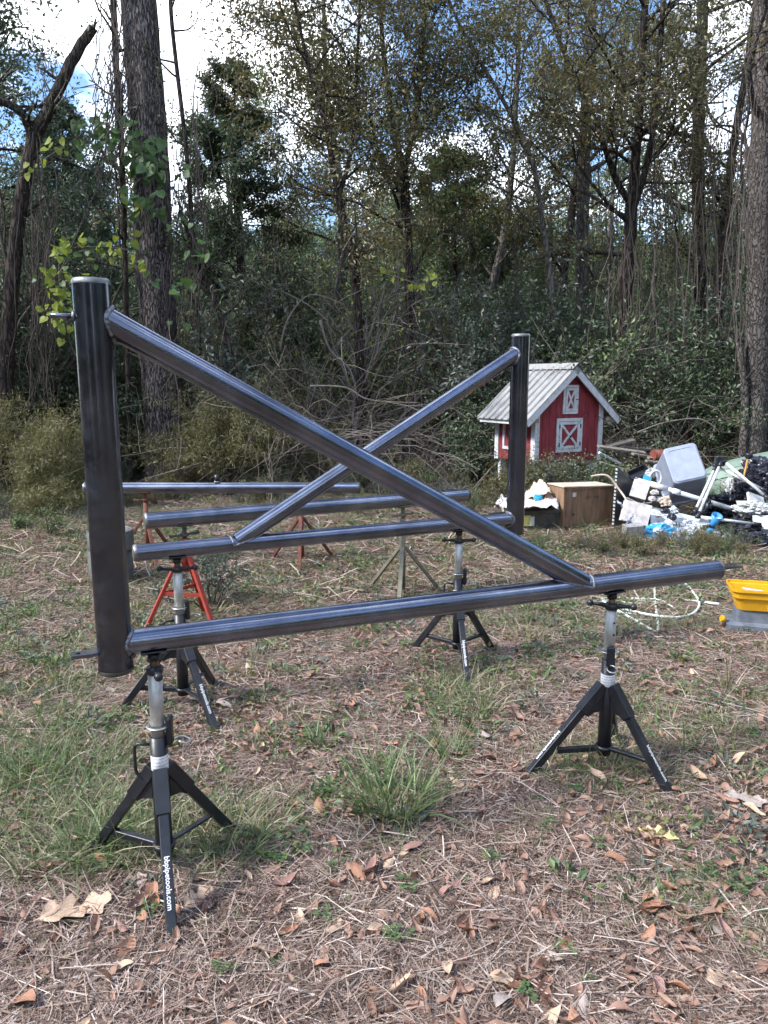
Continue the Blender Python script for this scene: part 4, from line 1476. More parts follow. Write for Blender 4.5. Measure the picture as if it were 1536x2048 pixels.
def barn_door(cx, zc, w, h, yy, fw):
    d = MB()
    for sx in (-1, 1):
        d.box((cx + sx * (w / 2 - fw / 2), yy, zc), (fw, .018, h))
    for sz in (-1, 1):
        d.box((cx, yy - .001, zc + sz * (h / 2 - fw / 2)), (w - 2 * fw - .001, .016, fw))
    fr = d.build('door_frame', M['barn_white'], barn)
    w2, h2, f2 = w - 2 * fw - .012, h - 2 * fw - .012, fw * .95
    d = MB()
    for sx in (-1, 1):
        d.box((cx + sx * (w2 / 2 - f2 / 2), yy - .004, zc), (f2, .018, h2))
    for sz in (-1, 1):
        d.box((cx, yy - .005, zc + sz * (h2 / 2 - f2 / 2)), (w2 - 2 * f2 - .001, .016, f2))
    leaf = d.build('door', M['barn_white'], barn)
    MB().box((cx, yy + .006, zc), (w2 - .02, .008, h2 - .02)).build('door_panel', M['barn_red'], leaf)
    iw, ih = w2 - 2 * f2, h2 - 2 * f2
    for s in (-1, 1):
        a, c = Vector((cx - iw / 2, yy - .004 - .002 * s, zc - s * ih / 2)), Vector((cx + iw / 2, yy - .004 - .002 * s, zc + s * ih / 2))
        MB().bar(a, c, .012, f2 * .85, (0, 1, 0) if False else (0, -1, 0)).build('cross_brace', M['barn_white'], leaf) if False else None
        dd = (c - a).normalized()
        rot = Matrix((dd, Vector((0, 1, 0)), dd.cross(Vector((0, 1, 0))))).transposed()
        MB().box((a + c) / 2, ((c - a).length - f2 * .3, .010, f2 * .8), None, rot).build('cross_brace', M['barn_white'], leaf)
    return leaf


l1 = barn_door(0.0, 1.50, .29, .43, -.012, .038)
MB().box((.105, -.034, 1.50), (.035, .02, .012)).build('latch', M['hinge'], l1)
l2 = barn_door(0.0, .965, .50, .51, -.012, .045)
b = MB()
for zz in (.83, 1.10):
    for sx in (-1, 1):
        b.box((sx * .205, -.030, zz), (.016, .008, .06))
b.box((.01, -.034, .945), (.02, .02, .03))
b.build('hinge', M['hinge'], l2)
MB().box((-HW - .012, .40, 1.04), (.02, .045, .62)).box((-HW - .012, .74, 1.04), (.02, .045, .62)).box((-HW - .011, .57, .75), (.018, .295, .045)).build('side_door_frame', M['barn_white'], barn)
for sx in (-1, 1):
    for yy in (.05, HD - .05):
        x = sx * (HW - .07)
        MB().box((x, yy, ZF / 2 - .06), (.07, .07, ZF + .115)).build('leg', M['barn_white'], barn)
        dd = Vector((-sx * .17, 0, .2)).normalized()
        rot = Matrix((dd, Vector((0, 1, 0)), dd.cross(Vector((0, 1, 0))))).transposed()
        MB().prism([(x - sx * .036, ZF - .24), (x - sx * .036, ZF - .003), (x - sx * .20, ZF - .003)], yy - .02, yy + .02).build('leg_brace', M['barn_white'], barn)
MB().box((0, .03, ZF - .03), (2 * HW - .1, .035, .05)).box((0, HD - .03, ZF - .03), (2 * HW - .1, .035, .05)).build('floor_joist', M['raw_wood'], barn)


# ================================================================== sprayer and hose
M['yellow_plastic'] = worn('yellow_plastic', [(0.3, (0.72, 0.36, 0.015)), (0.7, (0.85, 0.46, 0.02))], (0.35, 0.5), 0, 9, bump=0.04)
M['grey_blue_plastic'] = worn('grey_blue_plastic', [(0.3, (0.10, 0.12, 0.15)), (0.7, (0.20, 0.225, 0.265))], (0.45, 0.65), 0, 12, bump=0.06)
M['tote_grey'] = worn('tote_grey', [(0.3, (0.25, 0.29, 0.39)), (0.7, (0.33, 0.375, 0.48))], (0.45, 0.6), 0, 8, bump=0.03)
M['hose_plastic'] = worn('hose_plastic', [(0.3, (0.55, 0.62, 0.57)), (0.7, (0.72, 0.78, 0.74))], (0.4, 0.55), 0, 12, bump=0.03)
M['white_plastic'] = worn('white_plastic', [(0.3, (0.38, 0.38, 0.36)), (0.45, (0.62, 0.64, 0.64)), (0.7, (0.74, 0.76, 0.78))], (0.35, 0.55), 0, 12, bump=0.03)
M['black_plastic'] = worn('black_plastic', [(0.3, (0.010, 0.011, 0.015)), (0.7, (0.03, 0.032, 0.04))], (0.25, 0.45), 0, 12, bump=0.05)
M['paper'] = worn('paper', [(0.3, (0.40, 0.35, 0.34)), (0.5, (0.62, 0.58, 0.58)), (0.7, (0.74, 0.72, 0.73))], (0.8, 0.9), 0, 14, bump=0.2)

sp = gnd(1490, 1256)
spr = thing('spray_machine', 'yellow hopper on a grey plastic base beside the hose', 'sprayer', (sp.x + .045, sp.y + .02, 0), R(-14))
spr.scale = (.91, .91, .91)
b = MB().loft([rrect(.40, .30, .05, 0), rrect(.40, .30, .05, .05), rrect(.33, .22, .05, .065)], True, True)
b.build('base', M['grey_blue_plastic'], spr)
MB().loft([rrect(.26, .19, .03, .064), rrect(.25, .18, .03, .165)], True, True).build('pump_housing', M['grey_blue_plastic'], spr)
MB().tube([(-.205, -.075, .075), (-.235, -.082, .082)], .026, 14).build('knob', M['yellow_plastic'], spr)


def open_tub(levels, th=.008, r=.05, inner_floor=.012):
    """levels: (w, d, z) outside profile; open at the top"""
    b = MB()
    out = [rrect(w, d, r, z) for w, d, z in levels]
    w, d, z = levels[-1]
    ins = [rrect(w2 - 2 * th, d2 - 2 * th, max(r - th, .005), z2) for w2, d2, z2 in reversed(levels)]
    w0, d0, z0 = levels[0]
    ins[-1] = rrect(w0 - 2 * th, d0 - 2 * th, max(r - th, .005), z0 + inner_floor)
    ins[0] = rrect(w - 2 * th, d - 2 * th, max(r - th, .005), z - .001)
    b.loft(out + ins, True, True)
    return b


hop = open_tub([(.30, .21, .167), (.35, .26, .262), (.38, .29, .268), (.395, .305, .318), (.42, .33, .323), (.42, .33, .345)]).build('hopper', M['yellow_plastic'], spr, (.03, 0, 0))
b = MB()
for k in range(5):
    b.box((.06 + .028 * k, -.124 - .0, .215), (.008, .012, .075), None, Matrix.Rotation(R(-14), 3, 'X'))
b.build('rib', M['yellow_plastic'], hop)
o = MB().box((0, 0, 0), (.15, .10, .006), None, Matrix.Rotation(R(9), 3, 'Y')).build('paper_slip', M['paper'], None, (sp.x + .08, sp.y + .06, .262))
tag(o, 'white slip lying in the yellow hopper', 'paper')


def spline(pts, n=14, closed=False):
    P_ = [Vector(p) for p in pts]
    out = []
    for i in range(len(P_) - 1):
        a, b_, c, d = P_[max(i - 1, 0)], P_[i], P_[i + 1], P_[min(i + 2, len(P_) - 1)]
        for k in range(n):
            t = k / n
            out.append(0.5 * ((2 * b_) + (c - a) * t + (2 * a - 5 * b_ + 4 * c - d) * t * t + (3 * b_ - a - 3 * c + d) * t ** 3))
    out.append(P_[-1])
    return out


hp = [(1438, 1221), (1380, 1205), (1330, 1199), (1275, 1212), (1215, 1207), (1222, 1226), (1290, 1237), (1345, 1235), (1352, 1222), (1318, 1208), (1260, 1205), (1205, 1204), (1230, 1228), (1275, 1250), (1310, 1267), (1316, 1255),
      (1310, 1210), (1308, 1180), (1298, 1166), (1340, 1160), (1372, 1175), (1397, 1210), (1388, 1232), (1350, 1243), (1290, 1239), (1230, 1222), (1195, 1200), (1150, 1196)]
hz_ = [.05, .02, .012, .012, .02, .012, .012, .012, .012, .03, .03, .02, .03, .012, .012, .012, .02, .03, .03, .012, .02, .035, .03, .03, .03, .03, .012, .012]
hpts = []
for (px, py), z in zip(hp, hz_):
    q = gnd(px, py)
    hpts.append((q.x, q.y, z + float(gh(q.x, q.y)) + .004))
b = MB().tube(spline(hpts, 10), .0100, 8)
ho = tag(b.build('hose', M['hose_plastic']), 'pale green hose in loose loops on the straw', 'hose')


# ================================================================== rubbish heap
M['cardboard'] = worn('cardboard', [(0.3, (0.13, 0.075, 0.045)), (0.5, (0.22, 0.135, 0.08)), (0.75, (0.30, 0.20, 0.13))], (0.8, 0.9), 0, 7, (3, 3, .5), 0.1, 50)
M['cardboard_pale'] = worn('cardboard_pale', [(0.3, (0.46, 0.36, 0.27)), (0.7, (0.66, 0.56, 0.46))], (0.8, 0.9), 0, 7, bump=0.2)
M['bag_black'] = worn('bag_black', [(0.3, (0.012, 0.013, 0.02)), (0.7, (0.03, 0.032, 0.048))], (0.16, 0.32), 0, 5, bump=0.35, bscale=16, bdist=0.03)
M['bag_blue'] = worn('bag_blue', [(0.3, (0.02, 0.28, 0.55)), (0.7, (0.04, 0.40, 0.72))], (0.3, 0.5), 0, 8, bump=0.4, bscale=25, bdist=0.02)
M['cup_blue'] = mat('cup_blue', (0.05, 0.28, 0.62), 0.4)
M['bag_white'] = worn('bag_white', [(0.3, (0.34, 0.34, 0.32)), (0.5, (0.56, 0.58, 0.57)), (0.7, (0.70, 0.72, 0.72))], (0.45, 0.65), 0, 12, bump=0.4, bscale=30, bdist=0.02)
M['bag_yellow'] = worn('bag_yellow', [(0.35, (0.50, 0.40, 0.06)), (0.6, (0.62, 0.56, 0.20)), (0.72, (0.20, 0.30, 0.06))], (0.45, 0.65), 0, 9, bump=0.4, bscale=30, bdist=0.02)
M['bag_print'] = worn('bag_print', [(0.40, (0.70, 0.72, 0.76)), (0.50, (0.40, 0.48, 0.62)), (0.56, (0.08, 0.09, 0.13)), (0.62, (0.72, 0.74, 0.76))], (0.4, 0.6), 0, 11, bump=0.4, bscale=24, bdist=0.02)
M['sign_white'] = worn('sign_white', [(0.3, (0.34, 0.37, 0.38)), (0.48, (0.58, 0.63, 0.66)), (0.7, (0.68, 0.73, 0.76))], (0.45, 0.6), 0, 6, bump=0.05)
M['print_black'] = mat('print_black', (0.03, 0.03, 0.04), 0.6)
M['print_red'] = mat('print_red', (0.35, 0.08, 0.06), 0.6)
M['green_shell'] = worn('green_shell', [(0.3, (0.16, 0.24, 0.19)), (0.7, (0.23, 0.32, 0.26))], (0.5, 0.7), 0, 4, bump=0.1)
M['terracotta'] = worn('terracotta', [(0.3, (0.16, 0.04, 0.03)), (0.7, (0.26, 0.08, 0.06))], (0.6, 0.8), 0, 12, bump=0.1)
M['orange_plastic'] = mat('orange_plastic', (0.55, 0.09, 0.03), 0.5)
M['wood_handle'] = mat('wood_handle', (0.50, 0.25, 0.06), 0.5)
M['stone_grey'] = worn('stone_grey', [(0.3, (0.22, 0.22, 0.23)), (0.7, (0.36, 0.36, 0.37))], (0.8, 0.9), 0, 14, (3, 3, .4), 0.3, 40)
M['old_plank'] = worn('old_plank', [(0.3, (0.13, 0.11, 0.095)), (0.6, (0.26, 0.23, 0.20)), (0.8, (0.40, 0.38, 0.35))], (0.8, 0.9), 0, 7, (1, 8, 8), 0.2, 40)
M['teal_print'] = mat('teal_print', (0.07, 0.42, 0.62), 0.6)


def frame3(n, up):
    """rotation whose z is n and whose y is as near up as can be"""
    n = Vector(n).normalized()
    u = Vector(up)
    u = (u - n * u.dot(n)).normalized()
    return Matrix((u.cross(n), u, n)).transposed()


def placed(o, p, rot3):
    mt = rot3.to_4x4()
    mt.translation = Vector(p)
    o.matrix_world = mt
    return o


def crumple(name, m, label, cat, c, size, seed, amp=.22, freq=2.2, sub=4, flat=True, group=None, rz=0):
    bm = bmesh.new()
    bmesh.ops.create_icosphere(bm, subdivisions=sub, radius=1)
    for v_ in bm.verts:
        p = v_.co.normalized()
        q = p * freq + Vector((seed * 3.1, seed * 1.7, seed))
        f = 1 + amp * noise.turbulence(q, 4, True, noise_basis='PERLIN_ORIGINAL') * 1.4 - amp + .25 * amp * abs(noise.noise(q * 3.5))
        co = p * f
        if flat and co.z < -.55: co.z = -.55 + (co.z + .55) * .12
        v_.co = Vector((co.x * size[0], co.y * size[1], co.z * size[2]))
    me = bpy.data.meshes.new(name)
    bm.to_mesh(me)
    bm.free()
    me.materials.append(m)
    o = link(name, me, None, c, (0, 0, R(rz)))
    return tag(o, label, cat, group)


def sheet(name, m, label, cat, corners, seed, amp=.03, n=22, th=.004, group=None, freq=5):
    """crumpled sheet spanning four corners"""
    A, B_, C_, D_ = [Vector(c) for c in corners]
    cen = (A + B_ + C_ + D_) / 4
    nr = (B_ - A).cross(D_ - A).normalized()
    vs, fs = [], []
    for s in (0, 1):
        for j in range(n + 1):
            for i_ in range(n + 1):
                u_, v_ = i_ / n, j / n
                p = A.lerp(B_, u_).lerp(D_.lerp(C_, u_), v_)
                q = Vector((u_ * freq + seed * 2.3, v_ * freq, seed))
                h = amp * (noise.turbulence(q, 4, True) - .5) + amp * 1.2 * (.5 - abs(noise.noise(q * .7)))
                e = noise.noise(Vector((u_ * 9, v_ * 9, seed + 9))) * amp * .5
                vs.append(p - cen + nr * (h - th * s) + (B_ - A).normalized() * e)
    N1 = (n + 1) ** 2
    for j in range(n):
        for i_ in range(n):
            a = j * (n + 1) + i_
            fs.append((a, a + 1, a + n + 2, a + n + 1))
            fs.append((N1 + a, N1 + a + n + 1, N1 + a + n + 2, N1 + a + 1))
    rim = [k for k in range(n + 1)] + [(k + 1) * (n + 1) + n for k in range(n)] + [n * (n + 1) + n - 1 - k for k in range(n)] + [(n - 1 - k) * (n + 1) for k in range(n - 1)]
    for k in range(len(rim)):
        a, c = rim[k], rim[(k + 1) % len(rim)]
        fs.append((c, a, N1 + a, N1 + c))
    b = MB().add(vs, fs, True)
    o = b.build(name, m, None, tuple(cen))
    return tag(o, label, cat, group)


# grey tote lying on its open side
TD = 9.2
tl, tr, br_, bl = at(1330, 896, TD), at(1389, 877, TD), at(1414, 952, TD), at(1346, 975, TD)
nrm = Vector((-.22, -.80, .56)).normalized()
upv_ = (at(1338, 896, TD) - at(1352, 975, TD)).normalized()
rot3 = frame3(nrm, upv_)
tote = thing('storage_tote', 'big blue grey plastic tote tipped over with its base facing up', 'tote')
wT, hT = .40, .50
b = MB()
lev = [(wT - .03, hT - .03, 0.0), (wT, hT, -.012), (wT + .07, hT + .07, -.46), (wT + .075, hT + .075, -.50), (wT + .12, hT + .12, -.505), (wT + .12, hT + .12, -.535)]
out = [rrect(w, d, .05, z) for w, d, z in lev]
ins = [rrect(w - .012, d - .012, .045, z - .008 if z > -.1 else z) for w, d, z in reversed(lev)]
b.loft(out[::1] + ins, True, True, False)
b.build('shell', M['tote_grey'], tote)
fr = MB()
ro, ri = rrect(wT - .035, hT - .035, .045, .006), rrect(wT - .11, hT - .11, .025, .006)
ro0, ri0 = rrect(wT - .03, hT - .03, .05, -.004), rrect(wT - .115, hT - .115, .02, -.004)
fr.loft([ro0, ro, ri, ri0], False, False)
fr.build('base_rim', M['tote_grey'], tote)
b = MB()
for sx in (-1, 1):
    b.box((sx * (wT / 2 + .06), 0, -.49), (.03, .16, .035), bevel=.008)
b.build('handle', M['tote_grey'], tote)
placed(tote, (tl + tr + br_ + bl) / 4, rot3)

# brown cupboard box with stencil
pL, pR = gnd(1124, 1060), gnd(1222, 1052)
dxy = (pR - pL)
bx = thing('box', 'brown wooden box with small black lettering, standing in front of the coop', 'box', (*((pL + pR) / 2).xy, 0), math.atan2(dxy.y, dxy.x))
wB = dxy.length
MB().box((0, .17, .255), (wB, .34, .50)).build('body', M['cardboard'], bx)
MB().box((0, .165, .512), (wB + .02, .36, .012), None, Matrix.Rotation(R(1.5), 3, 'Y')).build('lid', M['cardboard_pale'], bx)
b = MB()
for sx in (-1, 1):
    b.box((sx * (wB / 2 - .012), -.005, .255), (.022, .012, .495))
b.box((0, -.005, .492), (wB - .05, .012, .02))
b.build('edge_trim', M['cardboard'], bx)
lettering('LOC. KN', .05, M['print_black'], bx, (.05, -.003, .375), (1, 0, 0), (0, 0, 1))
MB().tube([(-.20, .002, .18), (-.20, -.004, .18)], .016, 10).build('hole', M['print_black'], bx)
MB().box((-.20, -.003, .42), (.05, .003, .05)).build('torn_patch', M['paper'], bx)

# dark ribbed panel leaning behind it
p0, p1, p2, p3 = at(1226, 1052, 8.75), at(1262, 1046, 9.0), at(1272, 972, 9.15), at(1234, 934, 8.85)
pan = thing('panel', 'dark glossy panel with a white dashed edge leaning beside the brown box', 'panel', tuple(p0))
cen = p0
poly = [p0 - cen, p1 - cen, p2 - cen, p3 - cen]
nn = (poly[1] - poly[0]).cross(poly[3] - poly[0]).normalized() * .03
MB().loft([[p - nn * .5 for p in poly], [p + nn * .5 for p in poly]]).build('face', M['black_plastic'], pan)
b = MB()
for k in range(16):
    f = .04 + .92 * k / 15
    q = (p0 - cen).lerp(p3 - cen, f) - (p1 - p0).normalized() * .004
    b.box(q, (.012, .04, .022))
b.build('edge_tab', M['white_plastic'], pan)
b = MB().tube(spline([p3 - cen + Vector((-.30, .0, -.11)), p3 - cen + Vector((-.12, -.03, -.10)), p3 - cen + Vector((.02, -.06, -.26)), p0 - cen + Vector((.13, -.06, .30)), p0 - cen + Vector((.18, -.05, .10))], 8), .012, 8)
o = b.build('strip', M['cardboard_pale'], None, tuple(cen))
tag(o, 'tan bent strip curling over the box edge', 'strip')

# cardboard sheets left of the box
sheet('cardboard_sheet', M['cardboard_pale'], 'large tan cardboard sheet folded up at a peak left of the brown box', 'cardboard',
      [at(1040, 1000, 9.0), at(1104, 985, 8.9), at(1082, 955, 9.3), at(1056, 985, 9.4)], 3, .05, 18, .006)
sheet('cardboard_sheet', M['cardboard_pale'], 'tan cardboard piece sloping down behind the brown box edge', 'cardboard',
      [at(1088, 1004, 8.9), at(1126, 1006, 8.9), at(1124, 974, 9.3), at(1094, 968, 9.3)], 5, .05, 18, .006)
sheet('paper_sheet', M['paper'], 'pale flat paper lying under the blue crumpled can', 'paper',
      [at(1028, 1016, 8.6), at(1118, 1015, 8.6), at(1112, 998, 9.0), at(1036, 1004, 9.0)], 8, .05, 18, .004)
sheet('paper_sheet', M['paper'], 'crumpled pale wrapping left of the slim post', 'paper',
      [at(988, 1016, 9.0), at(1024, 1020, 8.9), at(1024, 996, 9.3), at(998, 1000, 9.3)], 11, .09, 16, .004)
crumple('can', M['bag_blue'], 'blue crumpled can among the cardboard', 'can', tuple(at(1076, 996, 8.85)), (.055, .05, .05), 4, .3)

# grey case with a green and white label
q = gnd(1052, 1064)
case = thing('plastic_case', 'low grey plastic case with a green label behind the slim post', 'case', (q.x + .17, q.y + .30, 0), R(12))
MB().loft([rrect(.50, .34, .05, .0), rrect(.52, .36, .05, .20), rrect(.54, .38, .05, .205), rrect(.54, .38, .05, .235), rrect(.46, .30, .05, .26)], True, True).build('body', M['galv_old'], case)
MB().box((-.19, -.178, .12), (.10, .006, .13)).build('label_card', M['bag_yellow'], case)
MB().box((-.12, -.181, .11), (.05, .006, .11)).build('label_card', M['white_plastic'], case)
b = MB()
for k in range(4):
    b.box((-.18 + .12 * k, 0, .262), (.06, .012, .006))
b.build('lid_slot', M['black_plastic'], case)
q = gnd(1005, 1056)
dome = tag(MB().lathe([(.20, 0), (.20, .05), (.17, .12), (.10, .155), (.001, .165)], 24).build('lid', M['black_plastic'], None, (q.x, q.y + .15, .0)), 'dark glossy domed lid on the ground left of the slim post', 'lid')
MB().lathe([(.201, .045), (.215, .05), (.215, .06), (.19, .065)], 24).build('rim', M['galv_old'], dome)

# boxes and papers
def papbox(label, c, s, rot, m=M['paper'], cat='box', name='paper_box'):
    o = thing(name, label, cat, tuple(c))
    MB().box((0, 0, 0), s, None, rot).build('body', m, o)
    f = MB()
    f.box(rot @ Vector((s[0] * .22, -.004, s[2] / 2 + .012)), (s[0] * .5, s[1] * .9, .004), None, rot @ Matrix.Rotation(R(-18), 3, 'Y'))
    f.box(rot @ Vector((-s[0] * .25, .004, s[2] / 2 + .012)), (s[0] * .45, s[1] * .9, .004), None, rot @ Matrix.Rotation(R(14), 3, 'Y'))
    f.build('flap', m, o)
    return o


E = lambda x, y, z: Matrix.Rotation(R(z), 3, 'Z') @ Matrix.Rotation(R(y), 3, 'Y') @ Matrix.Rotation(R(x), 3, 'X')
papbox('upper white paper box tipped open near the dark panel', at(1279, 980, 8.9), (.19, .12, .21), E(-18, 14, -20))
papbox('lower pale pinkish box below the upper white box', at(1271, 1026, 8.55), (.30, .16, .24), E(-12, 12, -12))
o = MB().box((0, 0, 0), (.20, .12, .24), None, E(8, -4, 6)).build('grey_block', M['stone_grey'], None, tuple(at(1265, 1070, 8.25)))
tag(o, 'grey block standing at the front of the heap below the boxes', 'block')
crumple('plastic_bag', M['bag_blue'], 'bright blue plastic bag in front of the heap', 'bag', tuple(at(1318, 1068, 8.3)), (.21, .12, .13), 6, .35)
# lettered white sheet
q0, q1, q2, q3 = at(1302, 1046, 8.45), at(1408, 1068, 8.35), at(1402, 1036, 8.75), at(1300, 1012, 8.9)
wsign = thing('sign_board', 'white lettered board lying slanted in the heap', 'sign', tuple(q0))
nn = (q1 - q0).cross(q3 - q0).normalized()
MB().loft([[Vector(), q1 - q0, q2 - q0, q3 - q0], [-nn * .012, q1 - q0 - nn * .012, q2 - q0 - nn * .012, q3 - q0 - nn * .012]]).build('board', M['sign_white'], wsign)
xd, yd = (q1 - q0).normalized(), (q3 - q0).normalized()
lettering('ULTRA', .135, M['print_black'], wsign, xd * .42 + yd * .11 + nn * .004, xd, nn.cross(xd), extr=.001)
b = MB()
for k in range(9):
    p = xd * (.03 + .062 * k) + yd * .30 + nn * .003
    b.bar(p, p + xd * .03, .010, .002, nn)
b.build('printed_line', M['print_black'], wsign)
b = MB()
for (u_, v_) in ((.06, .19), (.09, .22), (.07, .06)):
    p = xd * u_ + yd * v_ + nn * .003
    b.bar(p, p + (xd + yd * .5) * .035, .018, .002, nn)
b.build('printed_mark', M['print_red'], wsign)
crumple('plastic_bag', M['bag_print'], 'crumpled printed white and navy bag at the front of the heap', 'bag', tuple(at(1372, 1078, 8.2)), (.24, .12, .12), 9, .4)
crumple('plastic_bag', M['bag_yellow'], 'yellow crumpled bag with green patches at the heap edge', 'bag', tuple(at(1346, 1092, 8.0)), (.13, .07, .055), 12, .4)
# PVC pipe with couplings
a, c = at(1276, 960, 8.9), at(1492, 1026, 8.5)
pv = thing('plastic_pipe', 'long white plastic drain pipe with couplings across the heap', 'pipe', tuple(a))
d = (c - a)
MB().tube([Vector(), d], .026, 16).build('tube', M['white_plastic'], pv)
for f0, f1 in ((.12, .28), (.33, .40)):
    MB().tube([d * f0, d * f1], .034, 16).build('coupling', M['white_plastic'], pv)
# folding frame
hub = at(1440, 922, 8.7)
ff = thing('folding_frame', 'white tubular folding frame with black joints leaning on the tote', 'frame', tuple(hub))
V0 = lambda px, py, D: at(px, py, D) - hub
MB().box((0, 0, 0), (.11, .06, .12), bevel=.012).build('joint', M['black_plastic'], ff)
for (a, c, f) in ((V0(1427, 942, 8.66), V0(1393, 1016, 8.35), 1), (V0(1438, 934, 8.64), V0(1399, 1024, 8.32), 1), (V0(1452, 926, 8.66), V0(1528, 990, 8.3), 1), (V0(1440, 936, 8.7), V0(1520, 976, 8.5), 0)):
    b = MB().tube([a, c], .0165, 12)
    leg = b.build('leg', M['white_plastic'], ff)
    MB().tube([c, c + (c - a).normalized() * .08], .021, 12).build('foot_cap', M['black_plastic'], leg)
    MB().tube([a, a - (c - a).normalized() * .09], .022, 12).build('sleeve', M['black_plastic'], leg)
a, c = V0(1400, 1034, 8.28), V0(1503, 1047, 8.2)
bar_ = MB().tube([a, c], .0165, 12).build('leg', M['white_plastic'], ff)
MB().tube([c, c + (c - a).normalized() * .10], .022, 12).build('foot_cap', M['black_plastic'], bar_)
MB().tube([a, a - (c - a).normalized() * .05], .022, 12).build('sleeve', M['black_plastic'], bar_)
# plunger
a, c = at(1496, 916, 9.0), at(1488, 952, 8.9)
pg = thing('plunger', 'orange handled plunger with black rubber cup sticking up', 'plunger', tuple(a))
MB().tube([Vector(), (c - a) * 1.4], .012, 10).build('handle', M['wood_handle'], pg)
rt = (a - c).to_track_quat('Z', 'Y').to_matrix().to_4x4()
MB().lathe([(.013, -.02), (.03, .0), (.048, .02), (.052, .045), (.040, .045), (.0, .02)], 16, mtx=rt).build('rubber_cup', M['black_plastic'], pg)
# bags, rags, hull
crumple('rubbish_bag', M['bag_black'], 'large black rubbish bag high at the back of the heap', 'bag', tuple(at(1535, 962, 9.0)), (.36, .30, .30), 21, .35, 2.0, 5, group=None)
crumple('rubbish_bag', M['bag_black'], 'black rubbish bag between the tote and the white rag', 'bag', tuple(at(1487, 985, 8.9)), (.16, .16, .17), 22, .4, 2.2, 5)
crumple('rubbish_bag', M['bag_black'], 'flattened black rubbish bag under the horizontal white tube', 'bag', tuple(at(1466, 1066, 8.3)), (.32, .20, .17), 23, .4, 2.2, 5)
crumple('rubbish_bag', M['bag_black'], 'black rubbish bag lying lowest at the front corner', 'bag', tuple(at(1528, 1085, 7.9)), (.24, .18, .13), 24, .4, 2.4, 5)
crumple('rag', M['bag_white'], 'crumpled white cloth between the black bags', 'rag', tuple(at(1505, 1016, 8.5)), (.24, .15, .09), 25, .45, 2.4, 5)
crumple('foam_sheet', M['bag_white'], 'crumpled white foam wrap beside the gaping brown carton', 'wrap', tuple(at(1459, 972, 8.9)), (.05, .05, .12), 27, .35)
o = MB().box((0, 0, 0), (.26, .03, .20), None, E(-50, 0, -10)).build('foam_board', M['sign_white'], None, tuple(at(1532, 1046, 8.3)))
tag(o, 'small pale board beside the flattened black bag', 'board')
o = MB().box((0, 0, 0), (.22, .03, .20), None, E(-40, 20, 10)).build('foam_board', M['white_plastic'], None, tuple(at(1512, 1004, 8.6)))
tag(o, 'small pale board on the white cloth', 'board')
sheet('cardboard_sheet', M['cardboard'], 'dark brown carton piece behind the folding frame', 'cardboard',
      [at(1464, 985, 9.0), at(1500, 980, 9.0), at(1492, 935, 9.3), at(1470, 945, 9.3)], 14, .06, 14, .008)
o = MB().lathe([(.045, 0), (.06, .13), (.056, .13), (.042, .006), (.0, .006)], 16).build('cup', M['cup_blue'], None, tuple(at(1425, 1048, 8.3)), (R(30), R(10), 0))
tag(o, 'blue cup under the horizontal white tube', 'cup')
o = MB().box((0, 0, 0), (.11, .05, .07), None, E(30, 15, 30)).build('packet', M['bag_blue'], None, tuple(at(1422, 1064, 8.2)))
tag(o, 'light blue packet in front of the blue cup', 'packet')
o = MB().prism([(-.09, 0), (.09, 0), (0, .12)], -.006, .006).build('paper_triangle', M['white_plastic'], None, tuple(at(1410, 1050, 8.28)), (R(-30), R(-10), 0))
tag(o, 'white triangular paper piece beside the blue cup', 'paper')
tr_ = at(1277, 951, 9.2)
tray = tag(open_tub([(.22, .12, 0), (.26, .15, .07)], .008, .03).build('tray', M['black_plastic'], None, tuple(tr_), (R(38), R(-22), R(10))), 'small black tray propped above the paper boxes', 'tray')
pr_ = at(1311, 956, 9.05)
b = MB()
ring = [(0.07 * math.cos(2 * math.pi * k / 24), 0, .09 * math.sin(2 * math.pi * k / 24)) for k in range(25)]
o = tag(b.tube(ring, .014, 8, False).build('plastic_ring', M['white_plastic'], None, tuple(pr_)), 'white plastic ring in front of the tote', 'ring')
o = MB().box((0, 0, 0), (.10, .01, .07), None, E(-20, 25, 0)).build('packet', M['teal_print'], None, tuple(at(1294, 957, 9.0)))
tag(o, 'teal packet above the white paper box', 'packet')
crumple('plastic_bag', M['bag_white'], 'small white crumpled bag above the drain pipe', 'bag', tuple(at(1300, 948, 9.1)), (.07, .05, .07), 31, .4)
for k, (px, py, s, sd_) in enumerate(((1309, 985, .05, 41), (1322, 1000, .06, 42), (1304, 998, .05, 43))):
    crumple('paper_scrap', M['bag_print'] if k == 1 else M['paper'], 'crumpled scrap wedged between the paper boxes and the tote', 'paper', tuple(at(px, py, 8.8)), (s, s, s * .8), sd_, .45, group='paper scraps in the heap')
crumple('rubbish_bag', M['bag_black'], 'dark rubbish heaped beneath tote and boxes', 'bag', tuple(at(1330, 1045, 9.1)), (.36, .28, .13), 44, .4, 2.2, 5)
crumple('rubbish_bag', M['bag_black'], 'dark rubbish heaped behind the folding frame', 'bag', tuple(at(1470, 1020, 9.5)), (.40, .30, .24), 45, .4, 2.2, 5)

